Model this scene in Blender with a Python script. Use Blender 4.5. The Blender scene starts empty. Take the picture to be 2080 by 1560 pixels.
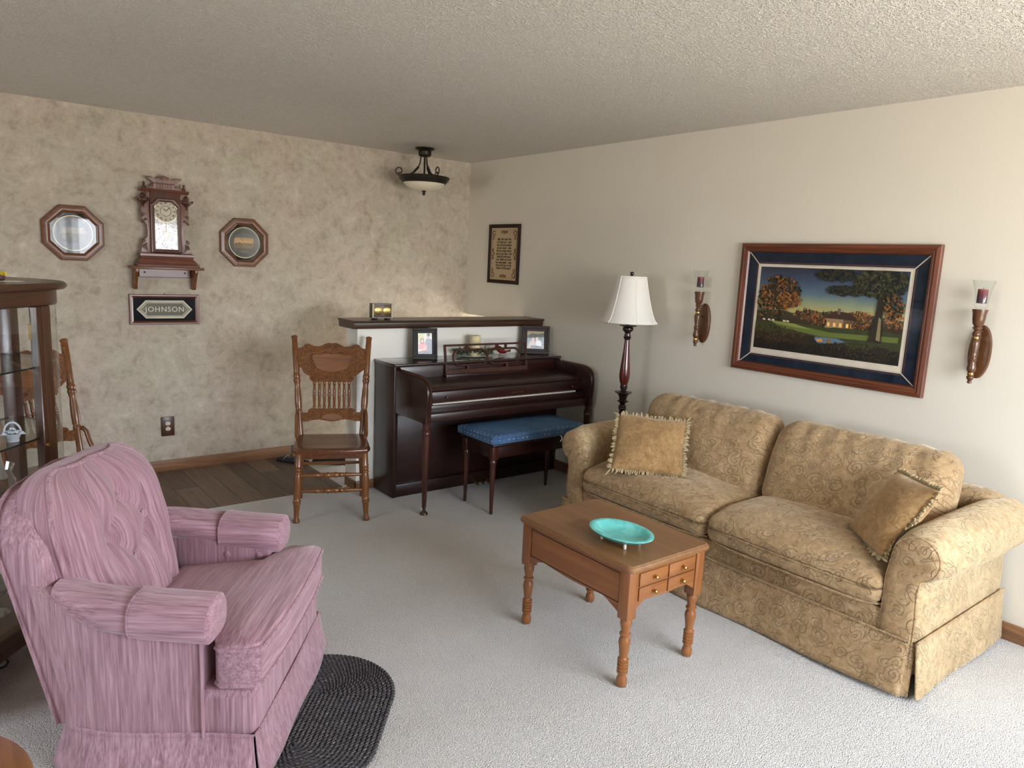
import bpy, bmesh, math, random
from mathutils import Vector, Matrix, noise as mnoise
C = bpy.context.scene.collection
sc = bpy.context.scene
PI = math.pi
random.seed(7)
def lin(r, g, b):
    f = lambda c: (c/255/12.92) if c/255 <= .04045 else ((c/255+.055)/1.055)**2.4
    return (f(r), f(g), f(b), 1.0)

# ------------------------------------------------------------------ camera
cam_d = bpy.data.cameras.new('camera')
cam = bpy.data.objects.new('camera', cam_d); C.objects.link(cam)
yaw, pitch, roll = 0.6701, -0.1638, 0.0481
cy, sy, cp, sp = math.cos(yaw), math.sin(yaw), math.cos(pitch), math.sin(pitch)
fw = Vector((sy*cp, cy*cp, sp)); rt = Vector((cy, -sy, 0)); up = rt.cross(fw)
r2 = rt*math.cos(roll)+up*math.sin(roll); u2 = -rt*math.sin(roll)+up*math.cos(roll)
cam.matrix_world = Matrix(((r2.x, u2.x, -fw.x, -3.7096), (r2.y, u2.y, -fw.y, -5.414),
                           (r2.z, u2.z, -fw.z, 1.5743), (0, 0, 0, 1)))
cam_d.sensor_width = 36; cam_d.lens = 36*1458.98/2080
cam_d.clip_start = .05
sc.camera = cam
# ------------------------------------------------------------------ daylight and exposure
sc.view_settings.view_transform = 'Standard'; sc.view_settings.look = 'None'
sc.view_settings.gamma = 1; sc.view_settings.use_curve_mapping = False
sc.view_settings.exposure = 1.52
w = bpy.data.worlds.new('overcast_sky'); sc.world = w; w.use_nodes = True
bg = w.node_tree.nodes['Background']
wt = w.node_tree
_tc = wt.nodes.new('ShaderNodeTexCoord'); _sx = wt.nodes.new('ShaderNodeSeparateXYZ'); wt.links.new(_tc.outputs['Generated'], _sx.inputs[0])
_mr = wt.nodes.new('ShaderNodeMapRange'); _mr.inputs[1].default_value = -.12; _mr.inputs[2].default_value = .12; wt.links.new(_sx.outputs[2], _mr.inputs[0])
_mx = wt.nodes.new('ShaderNodeMix'); _mx.data_type = 'RGBA'; wt.links.new(_mr.outputs[0], _mx.inputs[0])
_mx.inputs[6].default_value = (.93, .885, .82, 1)      # sunlit ground and house fronts below the horizon
_mx.inputs[7].default_value = (.92, 1.02, 1.16, 1)    # pale overcast sky
wt.links.new(_mx.outputs[2], bg.inputs[0]); bg.inputs[1].default_value = 8.5
def portal(name, loc, sx, sz, rot):
    l = bpy.data.lights.new(name, 'AREA'); l.shape = 'RECTANGLE'; l.size = sx; l.size_y = sz
    l.cycles.is_portal = True
    o = bpy.data.objects.new(name, l); C.objects.link(o); o.location = loc; o.rotation_euler = rot
FW = (-2.80, -0.20, 0.80, 1.98)      # picture window: x0, x1, z0, z1 in wall_front
LW = (-3.3, -2.2, 0.9, 1.9)         # dining window: y0, y1, z0, z1 in wall_left
YF, XL = -6.5, -6.4
portal('daylight_portal', ((FW[0]+FW[1])/2, YF-.14, (FW[2]+FW[3])/2), FW[1]-FW[0], FW[3]-FW[2], (PI/2, 0, 0))
portal('daylight_portal', (XL-.14, (LW[0]+LW[1])/2, (LW[2]+LW[3])/2), LW[1]-LW[0], LW[3]-LW[2], (PI/2, 0, -PI/2))
portal('daylight_portal', (1.32, -.49, .38), .74, 1.4, (PI/2, 0, PI/2))
try:
    sc.cycles.max_bounces = 10; sc.cycles.diffuse_bounces = 6; sc.cycles.transparent_max_bounces = 16
    sc.cycles.caustics_reflective = False; sc.cycles.caustics_refractive = False
    sc.cycles.sample_clamp_indirect = 6
    sc.cycles.use_denoising = True
except Exception: pass

# ------------------------------------------------------------------ node helpers
class NT:
    def __init__(s, name):
        s.m = bpy.data.materials.new(name); s.m.use_nodes = True; s.t = s.m.node_tree
        s.b = s.t.nodes['Principled BSDF']; s.out = s.t.nodes['Material Output']
    def n(s, typ, ins=None, **kw):
        nd = s.t.nodes.new(typ)
        for k, v in kw.items(): setattr(nd, k, v)
        for k, v in (ins or {}).items():
            if hasattr(v, 'is_output'): s.t.links.new(v, nd.inputs[k])
            else: nd.inputs[k].default_value = v
        return nd
    def link(s, a, b): s.t.links.new(a, b)
    def coord(s, kind='Object', scale=(1, 1, 1), rot=(0, 0, 0)):
        c = s.n('ShaderNodeTexCoord'); return s.n('ShaderNodeMapping', {'Vector': c.outputs[kind], 'Scale': scale, 'Rotation': rot}).outputs[0]
    def noise(s, vec, scale, detail=4, rough=.55, dist=0.0):
        return s.n('ShaderNodeTexNoise', {'Vector': vec, 'Scale': scale, 'Detail': detail, 'Roughness': rough, 'Distortion': dist}).outputs[0]
    def ramp(s, fac, stops):
        r = s.n('ShaderNodeValToRGB', {'Fac': fac}); e = r.color_ramp.elements
        while len(e) < len(stops): e.new(.5)
        for i, (p, c) in enumerate(stops): e[i].position = p; e[i].color = c
        return r.outputs[0]
    def mix(s, fac, a, b, mode='MIX'):
        m = s.n('ShaderNodeMix', data_type='RGBA', blend_type=mode)
        for k, v in ((0, fac), (6, a), (7, b)):
            if hasattr(v, 'is_output'): s.t.links.new(v, m.inputs[k])
            else: m.inputs[k].default_value = v
        return m.outputs[2]
    def math(s, op, a, b=0.0):
        m = s.n('ShaderNodeMath', operation=op)
        for i, v in enumerate((a, b)):
            if hasattr(v, 'is_output'): s.t.links.new(v, m.inputs[i])
            else: m.inputs[i].default_value = v
        return m.outputs[0]
    def bump(s, h, strength=.3, dist=.002, normal=None):
        b = s.n('ShaderNodeBump', {'Height': h, 'Strength': strength, 'Distance': dist})
        if normal is not None: s.t.links.new(normal, b.inputs['Normal'])
        return b.outputs[0]
    def set(s, **kw):
        for k, v in kw.items():
            k = k.replace('_', ' ')
            if hasattr(v, 'is_output'): s.t.links.new(v, s.b.inputs[k])
            else: s.b.inputs[k].default_value = v
        return s.m
def plain(name, c, rough=.5, metal=0.0, spec=.5, coat=0.0):
    t = NT(name); v = t.coord(); f = t.noise(v, 9, 3)
    d = tuple(x*.86 for x in c[:3])+(1,)
    return t.set(Base_Color=t.ramp(f, [(.3, d), (.7, c)]), Roughness=rough, Metallic=metal, Specular_IOR_Level=spec, Coat_Weight=coat)
def wood(name, c1, c2, axis='z', rough=.35, coat=.25, scale=1.0, pore=.25, contrast=(.3, .72)):
    t = NT(name)
    s = {'x': (1.2, 22, 22), 'y': (22, 1.2, 22), 'z': (22, 22, 1.2)}[axis]
    v = t.coord('Object', tuple(k*scale for k in s))
    a = t.noise(v, 1.6, 5, .6, 1.3); p = t.noise(v, 9, 4, .7, .3)
    col = t.ramp(a, [(contrast[0], c1), (contrast[1], c2)])
    dk = t.ramp(p, [(.34, (.35, .3, .27, 1)), (.5, (1, 1, 1, 1))])
    col = t.mix(pore, col, t.mix(1.0, col, dk, 'MULTIPLY'))
    return t.set(Base_Color=col, Roughness=rough, Coat_Weight=coat, Coat_Roughness=.18, Normal=t.bump(p, .12, .001))

# ------------------------------------------------------------------ mesh helpers
def add_box(bm, lo, hi, bev=0.0, seg=2, M=None):
    lo = Vector(lo); hi = Vector(hi); c = (lo+hi)/2; d = hi-lo
    g = bmesh.ops.create_cube(bm, size=1, matrix=Matrix.Translation(c) @ Matrix.Diagonal((*d, 1)))
    vs = g['verts']
    if bev > 0:
        ed = list({e for v in vs for e in v.link_edges})
        r = bmesh.ops.bevel(bm, geom=ed, offset=min(bev, min(d)*.49), segments=seg, affect='EDGES', profile=.5)
        vs = list({v for f in r['faces'] for v in f.verts} | {v for v in vs if v.is_valid})
        seen = set(vs); st = list(vs)
        while st:
            v = st.pop()
            for e in v.link_edges:
                o = e.other_vert(v)
                if o not in seen: seen.add(o); st.append(o)
        vs = list(seen)
    if M is not None: bmesh.ops.transform(bm, matrix=M, verts=vs)
    return vs
def loft(bm, rings, closed=True, caps=True):
    V = [[bm.verts.new(p) for p in r] for r in rings]
    n = len(rings[0])
    for a, b in zip(V, V[1:]):
        for i in range(n if closed else n-1):
            j = (i+1) % n
            bm.faces.new((a[i], a[j], b[j], b[i]))
    if caps and closed:
        bm.faces.new(list(reversed(V[0]))); bm.faces.new(V[-1])
    return [v for r in V for v in r]
def lathe(bm, prof, c=(0, 0, 0), seg=20, M=None, ang=2*PI):
    rings = []
    for r, z in prof:
        r = max(r, .0004)
        rings.append([Vector((c[0]+r*math.cos(2*PI*i/seg), c[1]+r*math.sin(2*PI*i/seg), c[2]+z)) for i in range(seg)])
    vs = loft(bm, rings)
    if M is not None: bmesh.ops.transform(bm, matrix=M, verts=vs)
    return vs
def tube(bm, pts, r, seg=8, closed=False, flat=1.0):
    P = [Vector(p) for p in pts]; n = len(P)
    R = r if hasattr(r, '__len__') else [r]*n
    T = []
    for i in range(n):
        a = P[(i-1) % n] if closed or i > 0 else P[i]; b = P[(i+1) % n] if closed or i < n-1 else P[i]
        t = (b-a); T.append(t.normalized() if t.length > 1e-9 else Vector((0, 0, 1)))
    ref = Vector((0, 0, 1)) if abs(T[0].z) < .9 else Vector((1, 0, 0))
    N = (ref-T[0]*ref.dot(T[0])).normalized(); rings = []
    for i in range(n):
        N = (N-T[i]*N.dot(T[i])); N = N.normalized() if N.length > 1e-6 else T[i].orthogonal().normalized()
        B = T[i].cross(N)
        rings.append([P[i]+(N*math.cos(2*PI*k/seg)+B*flat*math.sin(2*PI*k/seg))*R[i] for k in range(seg)])
    if closed: rings.append(rings[0])
    if closed:
        V = [[bm.verts.new(p) for p in q] for q in rings[:-1]]; V.append(V[0])
        for a, b in zip(V, V[1:]):
            for i in range(seg):
                j = (i+1) % seg; bm.faces.new((a[i], a[j], b[j], b[i]))
        return [v for q in V[:-1] for v in q]
    return loft(bm, rings)
def prism(bm, poly, d0, d1, axis='y', bev=0.0):
    """outline poly [(a,b)] extruded along axis; axis y -> (a,d,b), x -> (d,a,b), z -> (a,b,d)"""
    f = {'y': lambda a, b, d: (a, d, b), 'x': lambda a, b, d: (d, a, b), 'z': lambda a, b, d: (a, b, d)}[axis]
    A = [bm.verts.new(f(a, b, d0)) for a, b in poly]; B = [bm.verts.new(f(a, b, d1)) for a, b in poly]
    n = len(poly); fa = bm.faces.new(A); fb = bm.faces.new(list(reversed(B)))
    for i in range(n): bm.faces.new((A[i], B[i], B[(i+1) % n], A[(i+1) % n]))
    vs = A+B
    if bev > 0:
        ed = [e for e in set(fa.edges) | set(fb.edges)]
        r = bmesh.ops.bevel(bm, geom=ed, offset=bev, segments=2, affect='EDGES', profile=.5)
        vs = [v for v in bm.verts if v in set(A+B) or True][-1:]
    return vs
def rbox(bm, c, half, r, n=(16, 16, 8), f=None):
    """rounded box, every face a grid; f(x,y,z)->(x,y,z) deforms it afterwards (local, centred)"""
    h = Vector(half); key = {}
    def pt(i, j, k):
        if (i, j, k) in key: return key[(i, j, k)]
        q = []
        for a, N, H in ((i, n[0], h.x), (j, n[1], h.y), (k, n[2], h.z)):
            s = 2*a/N-1; s = .55*math.sin(s*PI/2)+.45*s; q.append(s*H)
        q = Vector(q); inn = Vector((max(h.x-r, 0), max(h.y-r, 0), max(h.z-r, 0)))
        cl = Vector([max(-inn[a], min(inn[a], q[a])) for a in range(3)]); d = q-cl
        if d.length > 1e-9:
            m = max(abs(x) for x in d)
            p = cl+d.normalized()*min(r, m) if r > 0 else q
        else: p = q
        if f: p = Vector(f(p.x, p.y, p.z))
        v = bm.verts.new(p+Vector(c)); key[(i, j, k)] = v; return v
    A, B, D = n
    for i in range(A):
        for j in range(B):
            bm.faces.new((pt(i, j, 0), pt(i, j+1, 0), pt(i+1, j+1, 0), pt(i+1, j, 0)))
            bm.faces.new((pt(i, j, D), pt(i+1, j, D), pt(i+1, j+1, D), pt(i, j+1, D)))
    for i in range(A):
        for k in range(D):
            bm.faces.new((pt(i, 0, k), pt(i+1, 0, k), pt(i+1, 0, k+1), pt(i, 0, k+1)))
            bm.faces.new((pt(i, B, k), pt(i, B, k+1), pt(i+1, B, k+1), pt(i+1, B, k)))
    for j in range(B):
        for k in range(D):
            bm.faces.new((pt(0, j, k), pt(0, j, k+1), pt(0, j+1, k+1), pt(0, j+1, k)))
            bm.faces.new((pt(A, j, k), pt(A, j+1, k), pt(A, j+1, k+1), pt(A, j, k+1)))
    return list(key.values())
def grid(bm, fn, nu, nv):
    V = [[bm.verts.new(fn(i/nu, j/nv)) for j in range(nv+1)] for i in range(nu+1)]
    for i in range(nu):
        for j in range(nv): bm.faces.new((V[i][j], V[i+1][j], V[i+1][j+1], V[i][j+1]))
    return [v for r in V for v in r]
def link(name, me, parent=None):
    o = bpy.data.objects.new(name, me); C.objects.link(o)
    if parent is not None: o.parent = parent
    return o
def obj(name, bm, mat, parent=None, smooth=40, kind=None, solid=None, fix=True):
    if fix: bmesh.ops.recalc_face_normals(bm, faces=bm.faces[:])
    me = bpy.data.meshes.new(name); bm.to_mesh(me); bm.free()
    for m in (mat if isinstance(mat, (list, tuple)) else [mat]): me.materials.append(m)
    if smooth:
        me.shade_smooth(); me.set_sharp_from_angle(angle=math.radians(smooth))
    o = link(name, me, parent)
    if kind: o['kind'] = kind
    if solid:
        s = o.modifiers.new('thickness', 'SOLIDIFY'); s.thickness = solid; s.offset = 0
    return o
def N(): return bmesh.new()
def tag(o, label, cat, group=None):
    o['label'] = label; o['category'] = cat
    if group: o['group'] = group
    return o
def thing(name, label, cat, loc=(0, 0, 0), rz=0.0, group=None):
    o = bpy.data.objects.new(name, None); C.objects.link(o); o.location = loc; o.rotation_euler = (0, 0, rz)
    o.empty_display_size = .1
    return tag(o, label, cat, group)
def struct(name, bm, mat, parent=None, smooth=30):
    o = obj(name, bm, mat, parent, smooth)
    if parent is None: o['kind'] = 'structure'
    return o
def copy_tree(o, parent=None):
    c = o.copy(); C.objects.link(c)
    if parent is not None: c.parent = parent
    for ch in list(o.children): copy_tree(ch, c)
    return c
def text_bm(bm, body, size, M, font_shear=0.0, align='CENTER', extrude=0.0, spacing=1.0, lines=1.0, offset=0.0):
    cu = bpy.data.curves.new('writing', 'FONT'); cu.body = body; cu.size = size; cu.align_x = align; cu.align_y = 'CENTER'
    cu.shear = font_shear; cu.extrude = extrude; cu.space_character = spacing; cu.space_line = lines; cu.offset = offset
    cu.resolution_u = 3
    t = bpy.data.objects.new('writing', cu); C.objects.link(t); bpy.context.view_layer.update()
    me = bpy.data.meshes.new_from_object(t.evaluated_get(bpy.context.evaluated_depsgraph_get()))
    me.transform(M); bm.from_mesh(me)
    bpy.data.objects.remove(t); bpy.data.curves.remove(cu); bpy.data.meshes.remove(me)
# writing on a plane: columns are right, up, towards the viewer
def plane_M(o, right, upv):
    r = Vector(right).normalized(); u = Vector(upv).normalized(); n = r.cross(u)
    return Matrix(((r.x, u.x, n.x, o[0]), (r.y, u.y, n.y, o[1]), (r.z, u.z, n.z, o[2]), (0, 0, 0, 1)))
def circ(cx, cz, rx, rz=None, n=24, a0=0.0, a1=2*PI, end=False):
    rz = rz or rx; k = n if not end else n-1
    return [(cx+rx*math.cos(a0+(a1-a0)*i/k), cz+rz*math.sin(a0+(a1-a0)*i/k)) for i in range(n)]

# ------------------------------------------------------------------ room materials
def m_wallpaper():
    t = NT('sponged_wallpaper'); v = t.coord('Object')
    a = t.noise(v, 7.5, 6, .70, .5); b = t.noise(v, 24, 5, .75, .4); c = t.noise(v, 2.2, 3, .5)
    f = t.math('ADD', t.math('MULTIPLY', a, .62), t.math('MULTIPLY', b, .38))
    col = t.ramp(f, [(.36, lin(157, 145, 129)), (.47, lin(178, 166, 151)), (.57, lin(188, 178, 163)), (.68, lin(208, 200, 187))])
    pink = t.ramp(c, [(.4, (1, .975, .96, 1)), (.62, (.975, 1, .965, 1))])
    sp = t.noise(v, 62, 3, .7); dk = t.ramp(sp, [(.30, (.72, .70, .66, 1)), (.40, (1, 1, 1, 1))])
    col = t.mix(1.0, t.mix(1.0, col, pink, 'MULTIPLY'), dk, 'MULTIPLY')
    return t.set(Base_Color=col, Roughness=.75, Specular_IOR_Level=.25, Normal=t.bump(b, .08, .001))
def m_ceiling():
    t = NT('popcorn_ceiling'); v = t.coord('Object')
    a = t.n('ShaderNodeTexVoronoi', {'Vector': v, 'Scale': 95.0, 'Randomness': 1.0}).outputs['Distance']
    b = t.noise(v, 92, 3, .65, .2); c = t.noise(v, 260, 2, .6)
    h = t.math('ADD', t.math('MULTIPLY', t.ramp(b, [(.42, (0, 0, 0, 1)), (.66, (1, 1, 1, 1))]), 1.0), t.math('MULTIPLY', c, .5))
    return t.set(Base_Color=t.ramp(b, [(.35, lin(222, 215, 202)), (.68, lin(246, 240, 230))]), Roughness=.9, Specular_IOR_Level=.2, Normal=t.bump(h, 1.0, .0095))
def m_paint(name, c):
    t = NT(name); v = t.coord('Object'); a = t.noise(v, 130, 3, .6); b = t.noise(v, 1.3, 3)
    d = tuple(x*.965 for x in c[:3])+(1,)
    return t.set(Base_Color=t.ramp(b, [(.3, d), (.7, c)]), Roughness=.72, Specular_IOR_Level=.3, Normal=t.bump(a, .16, .0015))
def m_carpet():
    t = NT('berber_carpet'); v = t.coord('Object')
    vo = t.n('ShaderNodeTexVoronoi', {'Vector': t.coord('Object', (1, 1.3, 1), (0, 0, .6)), 'Scale': 185.0, 'Randomness': .7}).outputs['Distance']
    a = t.noise(v, 2.0, 3); b = t.noise(v, 330, 2, .6)
    h = t.math('SUBTRACT', t.math('MULTIPLY', b, .5), vo)
    base = t.ramp(a, [(.3, lin(224, 220, 216)), (.7, lin(232, 229, 226))])
    col = t.mix(1.0, base, t.ramp(vo, [(.15, (1, 1, 1, 1)), (.8, (.76, .75, .73, 1))]), 'MULTIPLY')
    return t.set(Base_Color=col, Roughness=.95, Specular_IOR_Level=.1, Sheen_Weight=.15, Normal=t.bump(h, .9, .007))
M_WALLPAPER = m_wallpaper(); M_CEIL = m_ceiling(); M_CREAM = m_paint('cream_paint', lin(214, 207, 192))
M_paintwhite = m_paint('off_white_paint', lin(240, 236, 226)); M_CARPET = m_carpet()
M_OAKTRIM = wood('oak_trim', lin(104, 70, 44), lin(142, 100, 66), 'x', .45, .1)
M_OAKTRIM_Y = wood('oak_trim_along', lin(104, 70, 44), lin(142, 100, 66), 'y', .45, .1)
M_DARKCAP = wood('dark_stained_cap', lin(50, 31, 19), lin(82, 54, 34), 'x', .35, .2)
M_PLANKS = [wood('vinyl_plank_%s' % n, lin(*a), lin(*b), 'y', .5, .0, .8, .35) for n, a, b in
            (('umber', (80, 63, 50), (114, 92, 73)), ('taupe', (94, 76, 61), (126, 105, 86)), ('ash', (72, 59, 50), (106, 88, 73)))]
M_WHITE = plain('white_trim_paint', lin(232, 230, 224), .5)
def m_glass(name, tint=(1, 1, 1, 1), ior=1.5, refl=1.0):
    t = NT(name); t.t.nodes.remove(t.b)
    tr = t.n('ShaderNodeBsdfTransparent', {'Color': tint}); gl = t.n('ShaderNodeBsdfGlossy', {'Roughness': .02})
    bf = t.n('ShaderNodeNewGeometry').outputs['Backfacing']; fr = t.n('ShaderNodeFresnel', {'IOR': t.math('ADD', t.math('MULTIPLY', bf, 1/ior-ior), ior)}); mx = t.n('ShaderNodeMixShader', {0: t.math('MULTIPLY', fr.outputs[0], refl)})
    t.link(tr.outputs[0], mx.inputs[1]); t.link(gl.outputs[0], mx.inputs[2]); t.link(mx.outputs[0], t.out.inputs[0])
    return t.m
M_GLASS = m_glass('clear_glass'); M_PICGLASS = m_glass('picture_glass', (1, 1, 1, 1), 1.5, 1.0)

# ------------------------------------------------------------------ room shell
H = 2.44
def boxes(*bs):
    bm = N()
    for b in bs: add_box(bm, b[:3], b[3:])
    return bm
SX = -1.62      # where the vinyl meets the stair carpet
# floor: carpet slab with the hall recess and stairwell left open
struct('floor', boxes((XL, YF, -.2, 0, -.945, 0), (XL, -.945, -.2, SX, 0, -.004)), M_CARPET)
floor = bpy.data.objects['floor']
px = XL; k = 0
rnd = random.Random(3)
while px < SX-.001:
    x1 = min(px+.152, SX)
    cuts = [-.945, -.945+rnd.uniform(.3, .65), 0] if k % 2 else [-.945, 0]
    for a, b in zip(cuts, cuts[1:]):
        bm = N(); add_box(bm, (px+.0008, a+.0008, -.006), (x1-.0008, b-.0008, .001), .0008, 1)
        obj('plank', bm, M_PLANKS[rnd.randrange(3)], floor, None)
    px = x1; k += 1
# stairs down towards the entry
st = N()
add_box(st, (SX, -.90, -.2), (-1.385, 0, .002), .012)
for i in range(5):
    x0 = -1.385+.25*i
    add_box(st, (x0-.02, -.90, -.2-.19*(i+1)), (x0+.25, 0, -.19*(i+1)), .012)
add_box(st, (-.16, -.90, -1.4), (1.3, 0, -1.14))
o = struct('stairs_floor', st, M_CARPET); o.name = 'floor_stairs'
struct('ceiling', boxes((XL, YF, H, .12, .12, H+.12)), M_CEIL)
struct('wall_back', boxes((XL, 0, -1.4, 1.32, .12, H)), M_WALLPAPER)
struct('wall_right', boxes((0, YF, -.2, .12, -.90, H), (0, -.90, 1.12, .12, 0, H)), M_CREAM)
struct('wall_entry', boxes((.12, -1.02, -1.4, 1.32, -.90, 1.24), (.12, -.9, 1.12, 1.32, 0, 1.24),
       (1.25, -.9, -1.4, 1.32, -.86, 1.12), (1.25, -.12, -1.4, 1.32, 0, 1.12), (1.25, -.9, 1.08, 1.32, -.12, 1.12), (1.25, -.9, -1.4, 1.32, -.12, -.32)), M_CREAM)
struct('wall_left', boxes((XL-.12, YF, -.2, XL, LW[0], H), (XL-.12, LW[1], -.2, XL, .12, H), (XL-.12, LW[0], -.2, XL, LW[1], LW[2]), (XL-.12, LW[0], LW[3], XL, LW[1], H)), M_CREAM)
struct('wall_front', boxes((XL, YF-.12, -.2, FW[0], YF, H), (FW[1], YF-.12, -.2, .12, YF, H), (FW[0], YF-.12, -.2, FW[1], YF, FW[2]), (FW[0], YF-.12, FW[3], FW[1], YF, H)), M_CREAM)
struct('wall_half', boxes((-1.575, -1.045, -.0, 0, -.90, 1.112), (-1.575, -.90, -1.4, 0, -.88, 1.112)), M_paintwhite)
# half wall cap with a rounded lip over a cove
bm = N()
prof = [(-1.085, 1.112), (-1.092, 1.125), (-1.092, 1.150), (-1.104, 1.153), (-1.107, 1.160), (-1.104, 1.167), (-.845, 1.167), (-.842, 1.160), (-.845, 1.153), (-.857, 1.150), (-.857, 1.125), (-.864, 1.112)]
loft(bm, [[Vector((x, y*s+(-.975)*(1-s), z)) for y, z in prof] for x, s in ((-1.625, .96), (-1.615, 1), (-.001, 1))])
cap = struct('trim_1', bm, M_DARKCAP)
def base_bd(name, segs, mat):
    bm = N()
    for lo, hi in segs: add_box(bm, lo, hi, .004, 2)
    return struct(name, bm, mat)
base_bd('baseboard_back', [((XL, -.014, 0), (-1.64, -.0005, .082))], M_OAKTRIM)
base_bd('baseboard_right', [((-.014, YF, 0), (-.0005, -1.05, .082))], M_OAKTRIM_Y)
base_bd('baseboard_half', [((-1.589, -1.059, 0), (-.0, -1.045, .062)), ((-1.589, -1.059, 0), (-1.5755, -.895, .062))], M_OAKTRIM)
base_bd('baseboard_left', [((XL+.0005, YF, 0), (XL+.014, -.0, .082))], M_OAKTRIM_Y)
base_bd('baseboard_front', [((XL, YF+.0005, 0), (0, YF+.014, .082))], M_OAKTRIM)
# stair skirt board on the papered wall, following the flight down
bm = N(); prism(bm, [(-1.62, .082), (-1.40, .07), (-.1, -.93), (-.1, -1.14), (-1.40, -.15), (-1.62, 0)], -.014, -.0005, 'y')
struct('trim_2', bm, M_OAKTRIM)
# windows: frames, panes
def window(name, axis, a0, a1, z0, z1, d0, d1, mull):
    bm = N(); f = .05
    def bx(p, q, r, s):
        if axis == 'x': add_box(bm, (p, d0, r), (q, d1, s), .004, 1)
        else: add_box(bm, (d0, p, r), (d1, q, s), .004, 1)
    bx(a0, a1, z0, z0+f); bx(a0, a1, z1-f, z1); bx(a0, a0+f, z0+f, z1-f); bx(a1-f, a1, z0+f, z1-f)
    for m in mull: bx(m-.03, m+.03, z0+f, z1-f)
    o = struct(name, bm, M_WHITE)
    dm = (d0+d1)/2; g = N()
    if axis == 'x': add_box(g, (a0+f, dm-.002, z0+f), (a1-f, dm+.002, z1-f))
    else: add_box(g, (dm-.002, a0+f, z0+f), (dm+.002, a1-f, z1-f))
    obj('pane', g, M_GLASS, o, None)
window('window_1', 'x', FW[0], FW[1], FW[2], FW[3], YF-.10, YF-.04, [FW[0]+.5, FW[1]-.5])
window('window_2', 'y', LW[0], LW[1], LW[2], LW[3], XL-.10, XL-.04, [(LW[0]+LW[1])/2])
window('window_3', 'y', -.86, -.12, -.32, 1.08, 1.27, 1.30, [])

# ------------------------------------------------------------------ upholstery
def m_damask(name, c1, c2, c3, emboss=.85):
    t = NT(name); v = t.coord('Object'); 
    mott = t.noise(v, 38, 5, .72, .4); big = t.noise(v, 5, 3, .6)
    sw = t.noise(v, 7.0, 1.5, .45, 1.9); sw2 = t.noise(v, 11.0, 1.5, .45, 2.4)
    def lines(n, k, wd):
        f = t.math('FRACT', t.math('MULTIPLY', n, k)); d = t.math('ABSOLUTE', t.math('SUBTRACT', f, .5))
        return t.ramp(d, [(0.0, (1, 1, 1, 1)), (wd, (0, 0, 0, 1))])
    # embroidered scrolls: one spiral per Voronoi cell, joined by wandering vines
    def spirals(scale, off, k, rad):
        vv = t.n('ShaderNodeVectorMath', {0: v, 1: off}, operation='ADD').outputs[0]
        wv = t.n('ShaderNodeVectorMath', {0: vv, 1: t.n('ShaderNodeVectorMath', {0: t.n('ShaderNodeTexNoise', {'Vector': vv, 'Scale': 14.0, 'Detail': 1.0}).outputs['Color'], 'Scale': .03}, operation='SCALE').outputs[0]}, operation='ADD').outputs[0]
        vo = t.n('ShaderNodeTexVoronoi', {'Vector': wv, 'Scale': scale, 'Randomness': .75})
        d = t.n('ShaderNodeSeparateXYZ', {0: t.n('ShaderNodeVectorMath', {0: wv, 1: vo.outputs['Position']}, operation='SUBTRACT').outputs[0]})
        a = t.math('SUBTRACT', d.outputs[0], t.math('MULTIPLY', d.outputs[1], .8)); b = t.math('ADD', d.outputs[2], t.math('MULTIPLY', d.outputs[1], .6))
        sg = t.math('SUBTRACT', t.math('MULTIPLY', t.math('GREATER_THAN', t.n('ShaderNodeSeparateColor', {0: vo.outputs['Color']}).outputs[0], .5), 2.0), 1.0)
        ang = t.math('MULTIPLY', t.math('DIVIDE', t.math('ARCTAN2', b, a), 2*PI), sg)
        r_ = t.math('SQRT', t.math('ADD', t.math('MULTIPLY', a, a), t.math('MULTIPLY', b, b)))
        q = t.math('ABSOLUTE', t.math('SUBTRACT', t.math('FRACT', t.math('ADD', t.math('MULTIPLY', r_, k), ang)), .5))
        return t.math('MULTIPLY', t.ramp(q, [(0.0, (1, 1, 1, 1)), (.13, (0, 0, 0, 1))]), t.ramp(r_, [(rad*.8, (1, 1, 1, 1)), (rad, (0, 0, 0, 1))]))
    ln = t.math('MAXIMUM', t.math('MULTIPLY', lines(sw, 2.5, .035), .8), t.math('MAXIMUM', spirals(9.5, (0, 0, 0), 52.0, .050), spirals(12.0, (.31, .17, .43), 66.0, .036)))
    f = t.math('ADD', t.math('MULTIPLY', mott, .7), t.math('MULTIPLY', big, .3))
    col = t.ramp(f, [(.36, c1), (.5, c2), (.64, c3)])
    col = t.mix(t.math('MULTIPLY', ln, .42), col, tuple(x*.5 for x in c1[:3])+(1,))
    nm = t.bump(ln, emboss, .0035); nm = t.bump(t.noise(v, 260, 2), .15, .001, nm)
    return t.set(Base_Color=col, Roughness=.8, Specular_IOR_Level=.2, Sheen_Weight=.5, Sheen_Roughness=.45, Sheen_Tint=(1, .88, .66, 1), Normal=nm)
M_DAMASK = m_damask('gold_damask', lin(138, 109, 74), lin(162, 133, 97), lin(186, 158, 121))
M_DAMASK_PALE = m_damask('gold_damask_arm', lin(144, 120, 86), lin(172, 147, 110), lin(194, 171, 134))
M_PILLOW = m_damask('gold_chenille', lin(134, 100, 62), lin(156, 122, 80), lin(176, 142, 98), .35)
M_FRINGE = plain('cream_fringe', lin(178, 158, 122), .9, spec=.1)
M_DARKFOOT = plain('dark_wood_foot', lin(40, 26, 18), .4)
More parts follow.
